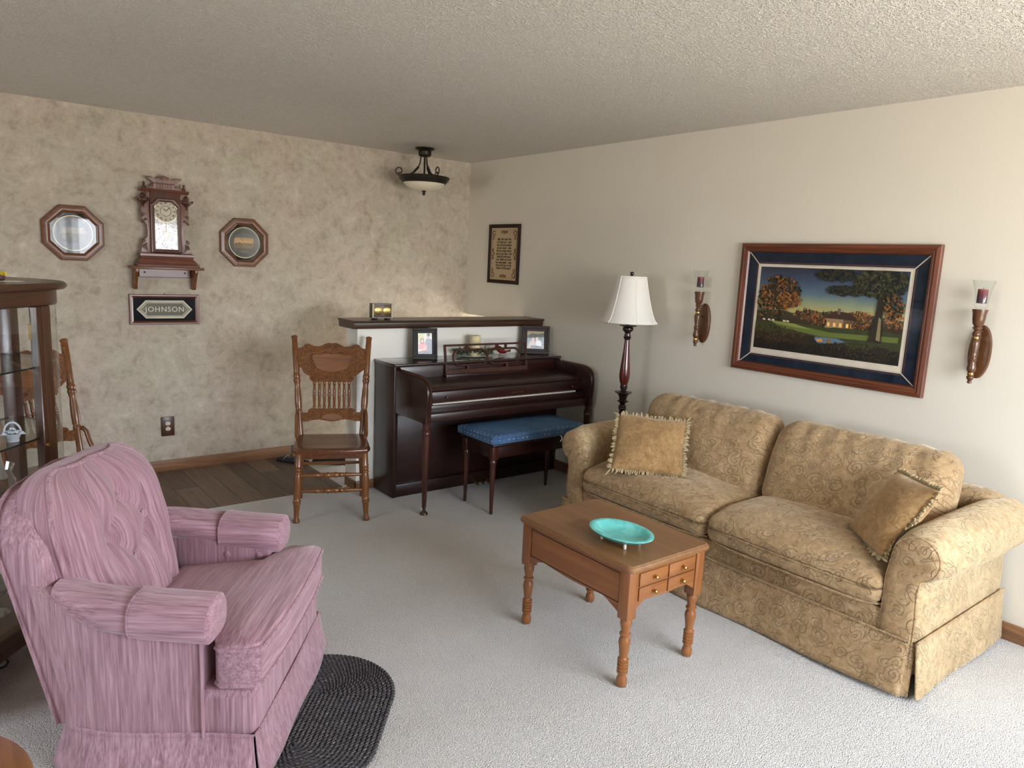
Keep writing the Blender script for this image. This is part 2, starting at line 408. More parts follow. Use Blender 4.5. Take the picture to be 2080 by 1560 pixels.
def m_chenille(name, axis, c1, c2, c3, attr=False):
    t = NT(name); s = {'x': (6, 170, 170), 'y': (170, 6, 170), 'z': (170, 170, 7)}[axis]
    if attr: t.coord = lambda kind='Object', scale=(1, 1, 1): t.n('ShaderNodeMapping', {'Vector': t.n('ShaderNodeAttribute', attribute_name='weave').outputs['Vector'], 'Scale': scale}).outputs[0]
    v = t.coord('Object', s); a = t.noise(v, 1.0, 4, .6, .3); b = t.noise(t.coord('Object'), 6, 3); e = t.noise(t.coord('Object', tuple(k*.33 for k in s)), 1.0, 3, .6)
    f = t.math('ADD', t.math('MULTIPLY', a, .6), t.math('MULTIPLY', e, .4))
    col = t.ramp(f, [(.34, c1), (.5, c2), (.66, c3)])
    col = t.mix(1.0, col, t.ramp(b, [(.3, (.9, .88, .89, 1)), (.7, (1, 1, 1, 1))]), 'MULTIPLY')
    return t.set(Base_Color=col, Roughness=.85, Specular_IOR_Level=.15, Sheen_Weight=.45, Sheen_Roughness=.5, Sheen_Tint=(1, .85, .9, 1), Normal=t.bump(a, .45, .002))
PK = (lin(130, 95, 104), lin(170, 132, 143), lin(196, 162, 173))
M_PINK_Z = m_chenille('mauve_chenille', 'z', *PK); M_PINK_X = m_chenille('mauve_chenille_across', 'x', *PK); M_PINK_W = m_chenille('mauve_chenille_back', 'z', *PK, attr=True); M_PINK_Y = m_chenille('mauve_chenille_along', 'y', *PK)

def wob(p, amp, sc_, seed=0.0):
    q = Vector(p)*sc_+Vector((seed, seed*1.7, -seed)); return mnoise.noise(q)*amp

# ------------------------------------------------------------------ sofa (front is -y, right is +x)
sofa = thing('sofa', 'long gold damask two-cushion sofa with rolled arms below the large framed picture', 'sofa', (-.47, -3.42, 0), -PI/2)
IN, FR = .838, -.43          # inner face of the arm, front of the arm
bm = N(); rbox(bm, (0, -.02, .21), (.86, .42, .115), .02, (20, 8, 6)); obj('base', bm, M_DAMASK, sofa)
def arm_outline(s, r, cx, cz, inset=0.0):
    pts = [(IN+inset, .10), (IN+inset, .30), (IN+inset, .46)]
    for i in range(15):
        a = math.radians(172-i*17.5); pts.append((cx+r*math.cos(a), cz+r*math.sin(a)))
    pts += [(.978-inset, .43), (.985-inset, .32), (.985-inset, .10)]
    return [(s*x, z) for x, z in pts]
for s in (-1, 1):
    rings = []
    for y, r, cx, cz, ins in ((FR-.004, .082, .948, .560, .012), (FR+.012, .094, .949, .560, .002), (FR+.05, .100, .950, .561, 0), (FR+.10, .108, .955, .563, 0), (-.1, .113, .960, .563, 0), (.15, .115, .963, .562, 0), (.36, .114, .963, .560, 0), (.44, .105, .958, .556, .006)):
        rings.append([Vector((x, y, z)) for x, z in arm_outline(s, r, cx, cz, ins)])
    bm = N(); loft(bm, rings); arm = obj('arm', bm, M_DAMASK_PALE, sofa, 60)
    # applied front panel with its welt
    def pan(ins, k): return [Vector((x, FR-.004-k, z)) for x, z in arm_outline(s, .082-ins*.8, .948, .560, .014+ins)]
    bm = N(); loft(bm, [pan(0, -.002), pan(0, .008), pan(.006, .014), pan(.03, .018)]); obj('arm_panel', bm, M_DAMASK, arm, 50)
    bm = N(); tube(bm, [Vector((p.x, FR-.010, p.z)) for p in pan(-.002, 0)], .0045, 6); obj('welt', bm, M_DAMASK, arm)
bm = N(); rbox(bm, (0, .36, .405), (.965, .085, .285), .06, (24, 6, 14)); obj('back', bm, M_DAMASK, sofa)
# seat cushions
for x0, x1, sd in ((-IN+.004, .018, 1.0), (.024, IN-.004+.012, 5.0)):
    cx, hx = (x0+x1)/2, (x1-x0)/2; hy = .33
    def f(x, y, z, hx=hx, hy=hy, sd=sd):
        u, v = x/hx, y/hy
        cr = (1-abs(u)**3)*(1-abs(v)**4)
        if z > 0: z += .045*cr-.030*max(0, -v-.55)/.45
        else: z += .006
        if v < -.7: y -= .014*(1-abs(u)**4)
        z += wob((x, y, z), .010, 6, sd)*cr+wob((x*.5, y*2, z), .004, 16, sd)*cr
        return (x, y, z)
    bm = N(); rbox(bm, (cx, -.145, .402), (hx, hy, .078), .045, (26, 20, 10), f); q = obj('seat_cushion', bm, M_DAMASK, sofa, 60)
    for zz in (.398, .333):
        bm = N(); pts = []
        for i in range(41):
            a = i/40; x = x0+.006+(x1-x0-.012)*a
            e = 1-abs(2*a-1)**10; pts.append((x, -.478-.0035*e*0+.030*(1-e)-.014*(1-abs(2*a-1)**4)+.004 if zz > .35 else -.466+.04*(1-e)-.014*(1-abs(2*a-1)**4), zz))
        tube(bm, pts, .005, 6); obj('piping', bm, M_DAMASK, q)
# back cushions: tall, leaning, soft top
for x0, x1, sd in ((-IN+.0, .012, 2.0), (.018, IN+.03, 9.0)):
    cx, hx = (x0+x1)/2, (x1-x0)/2; hz = .225
    def f(x, y, z, hx=hx, sd=sd):
        u, v = x/hx, z/hz
        b = (1-abs(u)**4)
        if y < 0: y -= .050*b*(1-abs(v+.15)**2.4 if abs(v+.15) < 1 else 0)
        # gathers along the top seam
        if v > .25: y += (.016*mnoise.noise(Vector((x*17+z*5, sd, 0)))+.006*math.sin(x*58+z*12+sd))*(v-.25)*b*1.3; z -= .010*abs(math.sin(x*27+sd+2*mnoise.noise(Vector((x*9, sd, 1)))))*(v-.25)*b
        z += .012*b*max(0, v); x *= 1-.05*max(0, v)**3
        y += wob((x, y, z), .010, 6, sd)
        c, s_ = math.cos(.33), math.sin(.33)
        return (x, y*c+z*s_*.95, z*c-y*s_*.35)
    bm = N(); rbox(bm, (cx, .085, .648), (hx, .105, hz), .085, (60, 14, 34), f); q = obj('back_cushion', bm, M_DAMASK, sofa, 70)
# front rail welt and skirt panels with kick pleats
SKZ = .240
def skirt_panel(p0, p1, out, waves, sd):
    p0 = Vector(p0); p1 = Vector(p1); o = Vector(out)
    def fn(u, v):
        p = p0.lerp(p1, u); fl = .004+.022*v+.010*v*math.sin(u*waves*2*PI+sd)*(1 if .03 < u < .97 else .3)
        return (p.x+o.x*fl, p.y+o.y*fl, SKZ-(SKZ-.012)*v+.008*v*math.sin(u*2.3*PI+sd))
    bm = N(); grid(bm, fn, 60, 12); s_ = obj('skirt', bm, M_DAMASK if abs(o.y) > .5 else M_DAMASK_PALE, sofa, 60, solid=.006)
    bm = N(); tube(bm, [Vector((p0.lerp(p1, i/30).x+o.x*.008, p0.lerp(p1, i/30).y+o.y*.008, SKZ+.002)) for i in range(31)], .005, 6)
    obj('welt', bm, M_DAMASK, s_)
skirt_panel((-.985, -.452, 0), (.970, -.452, 0), (0, -1, 0), 2.5, .6)
skirt_panel((.988, -.445, 0), (.988, .44, 0), (1, 0, 0), 1.2, 2.0)
skirt_panel((-.988, .44, 0), (-.988, -.445, 0), (-1, 0, 0), 1.2, 4.0)
for sx in (-1, 1):
    bm = N(); grid(bm, lambda u, v: (sx*(.955+.03*u), -.449-.008*v+.02*u, SKZ-.01-(SKZ-.025)*v), 4, 6); obj('kick_pleat', bm, M_DAMASK, sofa, 60, solid=.004)
    for sy_ in (-.38, .38):
        bm = N(); add_box(bm, (sx*.88-.03, sy_-.03, 0), (sx*.88+.03, sy_+.03, .10), .006, 1); obj('foot', bm, M_DARKFOOT, sofa)

# ------------------------------------------------------------------ fringed pillows
def pillow(label, loc, right, upv, w, h, fat, sd, scale_fr=1.0):
    """right/up: world axes of the pillow's face"""
    t = thing('throw_pillow', label, 'pillow', loc, 0, 'fringed pillows on the sofa')
    M = plane_M((0, 0, 0), right, upv)
    bm = N()
    def f(x, y, z):
        u, v = x/(w/2), y/(h/2)
        k = max(0, 1-abs(u)**2.6)*max(0, 1-abs(v)**2.6)
        x *= 1-.035*(1-abs(v)**2)*abs(u); y *= 1-.035*(1-abs(u)**2)*abs(v)
        z = z*(.12+.88*k**.6)+wob((x, y, 0), .010, 9, sd)
        return (x, y, z)
    vs = rbox(bm, (0, 0, 0), (w/2, h/2, fat/2), .02, (24, 24, 6), f); bmesh.ops.transform(bm, matrix=M, verts=vs)
    obj('cover', bm, M_PILLOW, t, 80)
    bm = N(); rn = random.Random(sd); per = []
    n = 46
    for i in range(n): per.append((-1+2*i/n, -1, 0, -1))
    for i in range(n): per.append((1, -1+2*i/n, 1, 0))
    for i in range(n): per.append((1-2*i/n, 1, 0, 1))
    for i in range(n): per.append((-1, 1-2*i/n, -1, 0))
    for (u, v, ox, oy) in per:
        k = 1-.035*(1-(v if ox else u)**2); bx, by = u*w/2*(k if ox else 1), v*h/2*(k if oy else 1)
        dx = ox+rn.uniform(-.5, .5)*(1-abs(ox)); dy = oy+rn.uniform(-.5, .5)*(1-abs(oy))
        if abs(u) > .97 and abs(v) > .97: dx += u*.6; dy += v*.6
        L = .024*scale_fr*rn.uniform(.75, 1.25); zz = rn.uniform(-.4, .4); zb = wob((bx, by, 0), .010, 9, sd)
        pts = [(bx, by, zb+zz*.004), (bx+dx*L*.5, by+dy*L*.5, zb+zz*.016+.004), (bx+dx*L, by+dy*L, zb+zz*.026)]
        tube(bm, [M @ Vector(p) for p in pts], [.0042, .0055, .0035], 5)
    obj('fringe', bm, M_FRINGE, t, 80, kind='stuff')
    return t
def settle(t, base, gap=.003):
    """press a soft thing flat against what it leans on, so that the two touch instead of passing through"""
    from mathutils.bvhtree import BVHTree
    bpy.context.view_layer.update(); vs, ps = [], []
    for o in base.children_recursive:
        if o.type != 'MESH' or o.name.startswith(('skirt', 'kick', 'foot')): continue
        k = len(vs); vs += [o.matrix_world @ v.co for v in o.data.vertices]; ps += [tuple(k+i for i in p.vertices) for p in o.data.polygons]
    T = BVHTree.FromPolygons(vs, ps)
    for o in t.children:
        mw = o.matrix_world; inv = mw.inverted()
        for v in o.data.vertices:
            p = mw @ v.co
            for _ in range(5):
                q, n, i, d_ = T.find_nearest(p)
                if q is None or d_ > .16 or (p-q).dot(n) >= gap-.0005: break
                p = q+n*gap
            v.co = inv @ p
PL = pillow('square fringed gold pillow propped against the left arm of the sofa', (-.735, -2.893, .642), (.625, -.78, -.02), (.575, .443, .688), .37, .355, .13, 1)
PR = pillow('smaller fringed gold pillow slumped against the right arm of the sofa', (-.712, -4.176, .648), (-.66, -.75, .048), (.444, -.337, .83), .325, .335, .13, 2, .75)
settle(PL, sofa); settle(PR, sofa, .010)

# ------------------------------------------------------------------ mauve armchair (front is -y)
ac = thing('armchair', 'mauve pink button-tufted armchair with a skirt beside the dark braided rug', 'armchair', (-3.096, -2.978, 0), math.radians(53.13))
# base under the seat
bm = N(); rbox(bm, (0, -.03, .225), (.372, .285, .085), .03, (14, 14, 4)); obj('base', bm, M_PINK_Z, ac)
# outer sides wrap round the back corners
def side_path(n=22):
    P = [(.375, -.160), (.385, -.03), (.388, .08), (.380, .155), (.355, .225), (.30, .275), (.20, .300), (.0, .305)]
    out = []
    for i in range(n+1):
        t_ = i/n*(len(P)-1); k = min(int(t_), len(P)-2); f_ = t_-k
        p0 = P[max(k-1, 0)]; p1 = P[k]; p2 = P[k+1]; p3 = P[min(k+2, len(P)-1)]
        g = lambda a: .5*((2*p1[a])+(-p0[a]+p2[a])*f_+(2*p0[a]-5*p1[a]+4*p2[a]-p3[a])*f_**2+(-p0[a]+3*p1[a]-3*p2[a]+p3[a])*f_**3)
        out.append((g(0), g(1)))
    return out
SP = side_path()
for s in (-1, 1):
    rings = []
    for q, k in ((0, 0), (.3, 0), (.7, .004), (1, .006)):
        o = []
        for x, y in SP[:15]:
            z = .15+q*(.335+max(0, y-.06)*.62); lean = max(0, y-.05)*1.1*(z-.15)
            o.append((s*(x+k), y+lean, z))
        z = .15+q*.36
        i_ = [(s*(.262), SP[14][1]-.03, z), (s*.262, -.160, z)]
        rings.append([Vector(p) for p in o+i_])
    bm = N(); loft(bm, rings); side = obj('side_panel', bm, M_PINK_Z, ac, 50)
    # front post face with welt
    bm = N(); tube(bm, [(s*.384, -.164, .16), (s*.386, -.164, .46)], .005, 6); obj('welt', bm, M_PINK_Z, side)
    # arm roll sweeping back and up into the back
    path = [(.336, -.178, .512), (.336, -.115, .515), (.336, -.03, .519), (.336, .05, .526), (.336, .11, .534), (.332, .17, .545), (.322, .22, .556), (.305, .27, .566)]
    def roll(bm, pts, rx, rz, nose=False):
        rings = []
        for i, (x, y, z) in enumerate(pts):
            a = 1.0-max(0, y-.10)*1.6
            if nose and i == 0: a = .80
            r = []
            for k in range(18):
                th = 2*PI*k/18; cx_, cz_ = math.cos(th), math.sin(th)
                e = .75; sx_ = math.copysign(abs(cx_)**e, cx_); sz_ = math.copysign(abs(cz_)**e, cz_)
                r.append(Vector((s*(x+rx*a*sx_), y, z+rz*a*sz_)))
            rings.append(r)
        return loft(bm, rings)
    full = [(path[0][0], -.186, path[0][2])]+path
    bm = N(); roll(bm, full, .078, .056, True); obj('arm_roll', bm, M_PINK_Y, ac, 60)
    cov = [(.336, -.196, .514), (.336, -.186, .514), (.336, -.11, .517), (.336, -.02, .521), (.336, .030, .526)]
    bm = N(); roll(bm, cov, .084, .064, True); obj('arm_cover', bm, M_PINK_Y, ac, 60)
    bm = N(); roll(bm, [(.336, .027, .526), (.336, .031, .526)], .0855, .0655); obj('cover_hem', bm, M_PINK_Y, ac, 60)
    for yy in (-.12, -.0):
        bm = N(); lathe(bm, [(0, .006), (.009, .005), (.0125, .0015), (.0125, -.001)], seg=12, M=Matrix.Translation((s*.262, yy, .452)) @ Matrix.Rotation(-s*PI/2, 4, 'Y'))
        obj('button', bm, M_PINK_Z, ac)
# back shell: reclined slab with arched top
def arch(t_, wdt, z0, zt, rad=.17):
    """outline of the back, t 0..1 from lower left over the top to lower right"""
    hw = wdt
    pts = [(-hw, z0)]
    for i in range(13):
        a = PI-(PI/2)*i/12; pts.append((-hw+rad+rad*math.cos(a), zt-rad+rad*math.sin(a)))
    pts2 = [(-x, z) for x, z in reversed(pts)]
    full = pts+[(0, zt+.018)]+pts2
    return full
def lean_y(z, y0): return y0+(z-.15)*.25
def back_ring(wd, z0, zt, y0, rad=.17):
    return [Vector((x*(1-.10*max(0, .5-z)), lean_y(z, y0), z)) for x, z in arch(0, wd, z0, zt, rad)]
bm = N(); loft(bm, [back_ring(.315, .17, .820, .165), back_ring(.340, .155, .845, .19), back_ring(.345, .155, .845, .285), back_ring(.325, .17, .826, .31)])
shell = obj('back_shell', bm, M_PINK_Z, ac, 60)
bm = N(); tube(bm, back_ring(.347, .155, .847, .287), .0055, 6); obj('piping', bm, M_PINK_Z, shell)
# tufted inside back
BT = [(0, .755), (-.120, .655), (.120, .655), (0, .550)]
def back_face(u, v):
    """u across -1..1, v from the seat up 0..1 -> point on front face"""
    zt = .885; z = .36+v*(zt-.36)
    hw = .302-.075*max(0, (.60-z)/.24)*(1 if z < .60 else 0)
    k = max(0, (z-(zt-.15))/.15); hw2 = hw*(1-.0*k)
    x = u*hw2
    if k > 0:  # round shoulders
        lim = hw-.15+.15*math.sqrt(max(0, 1-min(1, k)**2)); x = u*max(lim, .06)
    edge = (1-abs(u)**4)*(1-max(0, (v-.55)/.45)**3)
    y = lean_y(z, .115)-.055*edge+.025*(abs(u)**6)+.03*max(0, (v-.8)/.2)**2
    for bx, bz in BT:
        d = math.hypot((x-bx), (z-bz)); y += .014*math.exp(-(d/.026)**2)+.020*math.exp(-(d/.085)**2)
    # pulled creases between the buttons and down to the seat
    cr_ = 0.0
    for (ax, az), (bx, bz) in (((0, .755), (-.120, .655)), ((0, .755), (.120, .655)), ((-.120, .655), (0, .550)), ((.120, .655), (0, .550)), ((-.120, .655), (-.13, .40)), ((.120, .655), (.13, .40)), ((0, .550), (0, .40)), ((-.120, .655), (-.14, .84)), ((.120, .655), (.14, .84)), ((0, .755), (0, .87))):
        dx, dz = bx-ax, bz-az; L2 = dx*dx+dz*dz; q = max(0, min(1, ((x-ax)*dx+(z-az)*dz)/L2))
        d = math.hypot(x-ax-q*dx, z-az-q*dz); cr_ = max(cr_, .012*math.exp(-(d/.010)**2)+.012*math.exp(-(d/.04)**2))
    y += cr_
    y += wob((x, 0, z), .008, 8, 3.3)
    return (x, y, z)
bm = N(); nu, nv = 90, 90
wv = bm.verts.layers.float_vector.new('weave')
def bv_(i, j):
    v = bm.verts.new(back_face(-1+2*i/nu, j/nv)); v[wv] = ((i/nu-.5)*.62, 0, j/nv*.56); return v
V = [[bv_(i, j) for j in range(nv+1)] for i in range(nu+1)]
for i in range(nu):
    for j in range(nv): bm.faces.new((V[i][j], V[i+1][j], V[i+1][j+1], V[i][j+1]))
# boxing: rim swept back to the shell
rim = [V[0][j] for j in range(nv+1)]+[V[i][nv] for i in range(1, nu+1)]+[V[nu][j] for j in range(nv-1, -1, -1)]
prev = rim
for dy, sc_, dz in ((.045, 1.03, .006), (.095, 1.015, .0), (.12, .95, -.02)):
    cur = [bm.verts.new((v.co.x*sc_, lean_y(v.co.z, .115)+.02+dy, v.co.z+dz*(1 if v.co.z > .7 else 0))) for v in rim]
    for q, (a, b) in enumerate(zip(cur, rim)): a[wv] = (b[wv].x+dy*.9*(1 if b.co.x > 0 else -1), dy, b[wv].z+(dy if b.co.z > .8 else 0))
    for a, b, c, d in zip(prev, prev[1:], cur[1:], cur): bm.faces.new((a, b, c, d))
    prev = cur
rimpts = [v.co.copy() for v in rim]
bk = obj('back_cushion', bm, M_PINK_W, ac, 50)
bm = N(); tube(bm, [p+Vector((0, .004, 0)) for p in rimpts], .0075, 6); obj('piping', bm, M_PINK_Z, bk)
for bx, bz in BT:
    v = (bz-.36)/(.885-.36); p = back_face(bx/.302, v)
    bm = N(); lathe(bm, [(0, .012), (.010, .0105), (.0165, .004), (.0165, -.010)], seg=14, M=Matrix.Translation((bx, p[1]-.009, bz)) @ Matrix.Rotation(PI/2-.2, 4, 'X'))
    obj('button', bm, M_PINK_Z, bk)
# T-shaped seat cushion
def t_outline(k=0.0):
    P = [(-.255, .17), (-.255, -.175), (-.275, -.19), (-.360, -.195), (-.380, -.215), (-.380, -.300), (-.360, -.330), (-.2, -.342), (0, -.346)]
    P = [(x*(1-k*.25), y+k*.05*(1 if y < 0 else -1)) for x, y in P]
    return P+[(-x, y) for x, y in reversed(P[:-1])]
def tz(x, y, z): return z-.055*max(0, (y+.25)/.45)+.0
rings = []
for k, z in ((.10, .315), (.02, .322), (0, .335), (0, .435), (.02, .448), (.10, .456)):
    rings.append([Vector((x, y, tz(x, y, z))) for x, y in t_outline(k)])
bm = N(); V = [[bm.verts.new(p) for p in r] for r in rings]; n = len(rings[0])
for a, b in zip(V, V[1:]):
    for i in range(n): bm.faces.new((a[i], a[(i+1) % n], b[(i+1) % n], b[i]))
bm.faces.new(list(reversed(V[0])))
# crowned top as a fan of rings towards the middle line
prev = V[-1]
for q, dz in ((.25, .012), (.5, .020), (.75, .024)):
    cur = []
    for v in V[-1]:
        x, y = v.co.x*(1-q), v.co.y+(-.10-v.co.y)*q; cur.append(bm.verts.new((x, y, tz(x, y, .456)+dz)))
    for i in range(n): bm.faces.new((prev[i], prev[(i+1) % n], cur[(i+1) % n], cur[i]))
    prev = cur
cv = bm.verts.new((0, -.10, tz(0, -.1, .456)+.025))
for i in range(n): bm.faces.new((prev[i], prev[(i+1) % n], cv))
seat = obj('seat_cushion', bm, M_PINK_X, ac, 50)
for z in (.440, .330):
    bm = N(); tube(bm, [Vector((x*1.006, y*1.006, tz(x, y, z))) for x, y in t_outline(0)], .006, 6, closed=True); obj('piping', bm, M_PINK_Z, seat)
# skirt: front, two sides running round the back, split at the front corners
def skirt(path, sd, wav):
    n = len(path)-1
    def fn(u, v):
        t_ = u*n; k = min(int(t_), n-1); p = Vector(path[k]).lerp(Vector(path[k+1]), t_-k)
        nrm = Vector((p.x*1.0, p.y*1.0, 0)).normalized(); fl = .006+.035*v**1.3+.008*v*math.sin(u*wav*2*PI+sd)
        return (p.x+nrm.x*fl, p.y+nrm.y*fl, .168-.146*v)
    bm = N(); grid(bm, fn, 50, 8); o = obj('skirt', bm, M_PINK_Z, ac, 70, solid=.005)
    bm = N(); tube(bm, [fn(i/50, 0) for i in range(51)], .006, 6); obj('piping', bm, M_PINK_Z, o)
skirt([(-.375, -.312), (0, -.316), (.375, -.312)], .4, 1.5)
for s in (-1, 1):
    P = [(s*.380, -.306)]+[(s*x, y) for x, y in SP]; skirt([(a, b) for a, b in P], 1+s, 3)
bm = N(); rbox(bm, (0, 0, .0), (.05, .05, .05), .01); bm.free()

# ------------------------------------------------------------------ braided rug
rug = N(); A0 = Vector((-2.734, -3.152, 0)); A1 = Vector((-2.905, -3.357, 0))
d = (A1-A0).normalized(); nn = Vector((-d.y, d.x, 0)); L = (A1-A0).length
def stad(r, s_):
    """point at arc length s on the stadium of radius r round the spine"""
    per = 2*L+2*PI*r; s_ %= per
    if s_ < L: return A0+d*s_+nn*r, nn
    s_ -= L
    if s_ < PI*r:
        a = s_/r; o = nn*math.cos(a)+d*math.sin(a); return A1+o*r, o
    s_ -= PI*r
    if s_ < L: return A1-d*s_-nn*r, -nn
    s_ -= L; a = s_/r; o = -nn*math.cos(a)-d*math.sin(a); return A0+o*r, o
r = .008
while r < .262:
    per = 2*L+2*PI*r; turns = max(6, round(per/.034)); npt = turns*7
    for ph in (0, PI):
        pts = []
        for i in range(npt):
            th = 2*PI*turns*i/npt+ph; p, o = stad(r, per*i/npt)
            pts.append(p+o*(.0045*math.cos(th))+Vector((0, 0, .0072+.0026*math.sin(th))))
        tube(rug, pts, .0046, 5, closed=True)
    r += .0158
t = NT('charcoal_braid'); v = t.coord('Object'); f = t.noise(v, 90, 4, .75)
M_RUG = t.set(Base_Color=t.ramp(f, [(.35, lin(50, 48, 50)), (.56, lin(86, 83, 85)), (.70, lin(136, 132, 132))]), Roughness=.9, Specular_IOR_Level=.2, Normal=t.bump(f, .4, .001))
tag(obj('braided_rug', rug, M_RUG, None, 80, fix=False), 'oval charcoal braided rug on the carpet in front of the pink armchair', 'rug')

# ------------------------------------------------------------------ end table
MAPLE = (lin(122, 72, 36), lin(152, 97, 52))
M_MAPLE_Y = wood('maple_top', lin(116, 78, 46), lin(142, 102, 64), 'y', .38, .25, .55, .15)
M_MAPLE_Z = wood('maple_turned', *MAPLE, 'z', .35, .3, .6, .15)
M_MAPLE_X = wood('maple_front', *MAPLE, 'x', .35, .3, .6, .15)
M_MAPLE_YS = wood('maple_side', *MAPLE, 'y', .35, .3, .6, .15)
M_BRASS = plain('brass', lin(196, 152, 84), .25, 1.0)
M_DARKGAP = plain('dark_gap', lin(30, 18, 12), .7)
et = thing('end_table', 'maple end table with turned legs and four small drawer fronts before the sofa', 'table', (-1.5625, -3.4275, 0))
def rounded_rect(hx, hy, r, n=6):
    pts = []
    for cx, cy_, a0 in ((hx-r, hy-r, 0), (-hx+r, hy-r, PI/2), (-hx+r, -hy+r, PI), (hx-r, -hy+r, 3*PI/2)):
        for i in range(n+1): a = a0+PI/2*i/n; pts.append((cx+r*math.cos(a), cy_+r*math.sin(a)))
    return pts
bm = N(); rings = []
for ins, z in ((.012, .472), (.004, .4745), (0, .480), (.0005, .489), (.004, .495), (.006, .4955), (.010, .5)):
    rings.append([Vector((x, y, z)) for x, y in rounded_rect(.240-ins, .333-ins, .028)])
loft(bm, rings); obj('tabletop', bm, M_MAPLE_Y, et, 25)
LX, LY = .197, .290
for sx in (-1, 1):
    for sy_ in (-1, 1):
        bm = N(); add_box(bm, (sx*LX-.026, sy_*LY-.026, .278), (sx*LX+.026, sy_*LY+.026, .472), .005, 2); post = obj('corner_post', bm, M_MAPLE_Z, et)
        pr = [(.012, 0), (.019, .004), (.022, .018), (.021, .032), (.0165, .044), (.0155, .052)]
        z = .054
        for i in range(5): pr += [(.0165, z), (.0215, z+.003), (.0215, z+.009), (.0165, z+.012)]; z += .013
        pr += [(.0155, z+.002), (.0165, z+.010), (.021, z+.045), (.0235, z+.062), (.0215, z+.076), (.017, z+.084), (.017, z+.090), (.022, z+.094), (.022, z+.100), (.0165, z+.104), (.0165, z+.112), (.0225, z+.140), (.0225, z+.150), (.018, z+.158), (.018, z+.163), (.022, z+.167), (.022, .278)]
        bm = N(); lathe(bm, pr, (sx*LX, sy_*LY, 0), 20); obj('leg', bm, M_MAPLE_Z, et, 50)
def scallop(h, drop, top):
    """apron outline: straight top, shaped lower edge"""
    pts = [(-h, top), (-h, top-drop)]
    for i in range(1, 24):
        u = -1+2*i/24; a = abs(u)
        e = (.34 if a < .55 else .34-.34*0) ; k = max(0, (a-.45)/.55)
        k = max(0, (a-.62)/.38); pts.append((u*h, top-drop*(.80+.04*math.cos(u*PI)+.20*(k*k*(3-2*k)))))
    return pts+[(h, top-drop), (h, top)]
for sx in (-1, 1):     # long side aprons with a framed panel
    bm = N(); prism(bm, scallop(LY-.024, .178, .472), sx*.203, sx*.216, 'x'); ap = obj('side_apron', bm, M_MAPLE_YS, et)
    bm = N(); tube(bm, [(sx*.2165, -LY+.03, .452), (sx*.2165, LY-.03, .452), (sx*.2165, LY-.03, .335), (sx*.2165, -LY+.03, .335)], .0016, 5, closed=True); obj('bead', bm, M_DARKGAP, ap)
for sy_ in (-1, 1):
    bm = N(); prism(bm, scallop(LX-.024, .160, .472), sy_*.296, sy_*.309, 'y'); obj('end_apron', bm, M_MAPLE_X, et)
for i, sx in enumerate((-1, 1)):
    for j, (z0, z1) in enumerate(((.345, .398), (.402, .456))):
        x0, x1 = sorted((sx*.004, sx*.164)); bm = N(); add_box(bm, (x0, -.3155, z0), (x1, -.306, z1), .003, 2); dr = obj('drawer_front', bm, M_MAPLE_X, et)
        bm = N(); lathe(bm, [(0, .021), (.005, .0205), (.0085, .017), (.0085, .013), (.0045, .009), (.0045, .003), (.009, .002), (.009, 0)], seg=14, M=Matrix.Translation(((x0+x1)/2, -.3155, (z0+z1)/2)) @ Matrix.Rotation(PI/2, 4, 'X'))
        obj('knob', bm, M_BRASS, dr)
# dish
t = NT('turquoise_glaze'); v = t.coord('Object'); f = t.noise(v, 22, 4, .6, .5); e = t.noise(v, 120, 2)
M_TURQ = t.set(Base_Color=t.ramp(f, [(.32, lin(84, 172, 166)), (.5, lin(104, 196, 190)), (.7, lin(130, 214, 206))]), Roughness=.28, Normal=t.bump(e, .06, .001))
dish = thing('dish', 'oval turquoise footed dish on the end table', 'dish', (-1.639, -3.550, .5), -1.556)
bm = N(); rings = []
for k, z in ((.50, .020), (.74, .026), (.90, .040), (1.0, .047), (1.0, .050), (.93, .0515), (.82, .049), (.70, .036), (.45, .0285), (.1, .027)):
    rings.append([Vector((.145*k*math.cos(2*PI*i/40)*(1+.0*k), .106*k*math.sin(2*PI*i/40), z)) for i in range(40)])
loft(bm, rings); obj('bowl', bm, M_TURQ, dish, 50)
M_FOOTW = plain('pale_ceramic', lin(214, 210, 200), .4)
for sx in (-1, 1):
    for sy_ in (-1, 1):
        bm = N(); lathe(bm, [(.005, 0), (.0062, .002), (.006, .024)], (sx*.062, sy_*.042, 0), 10); obj('foot', bm, M_FOOTW, dish)

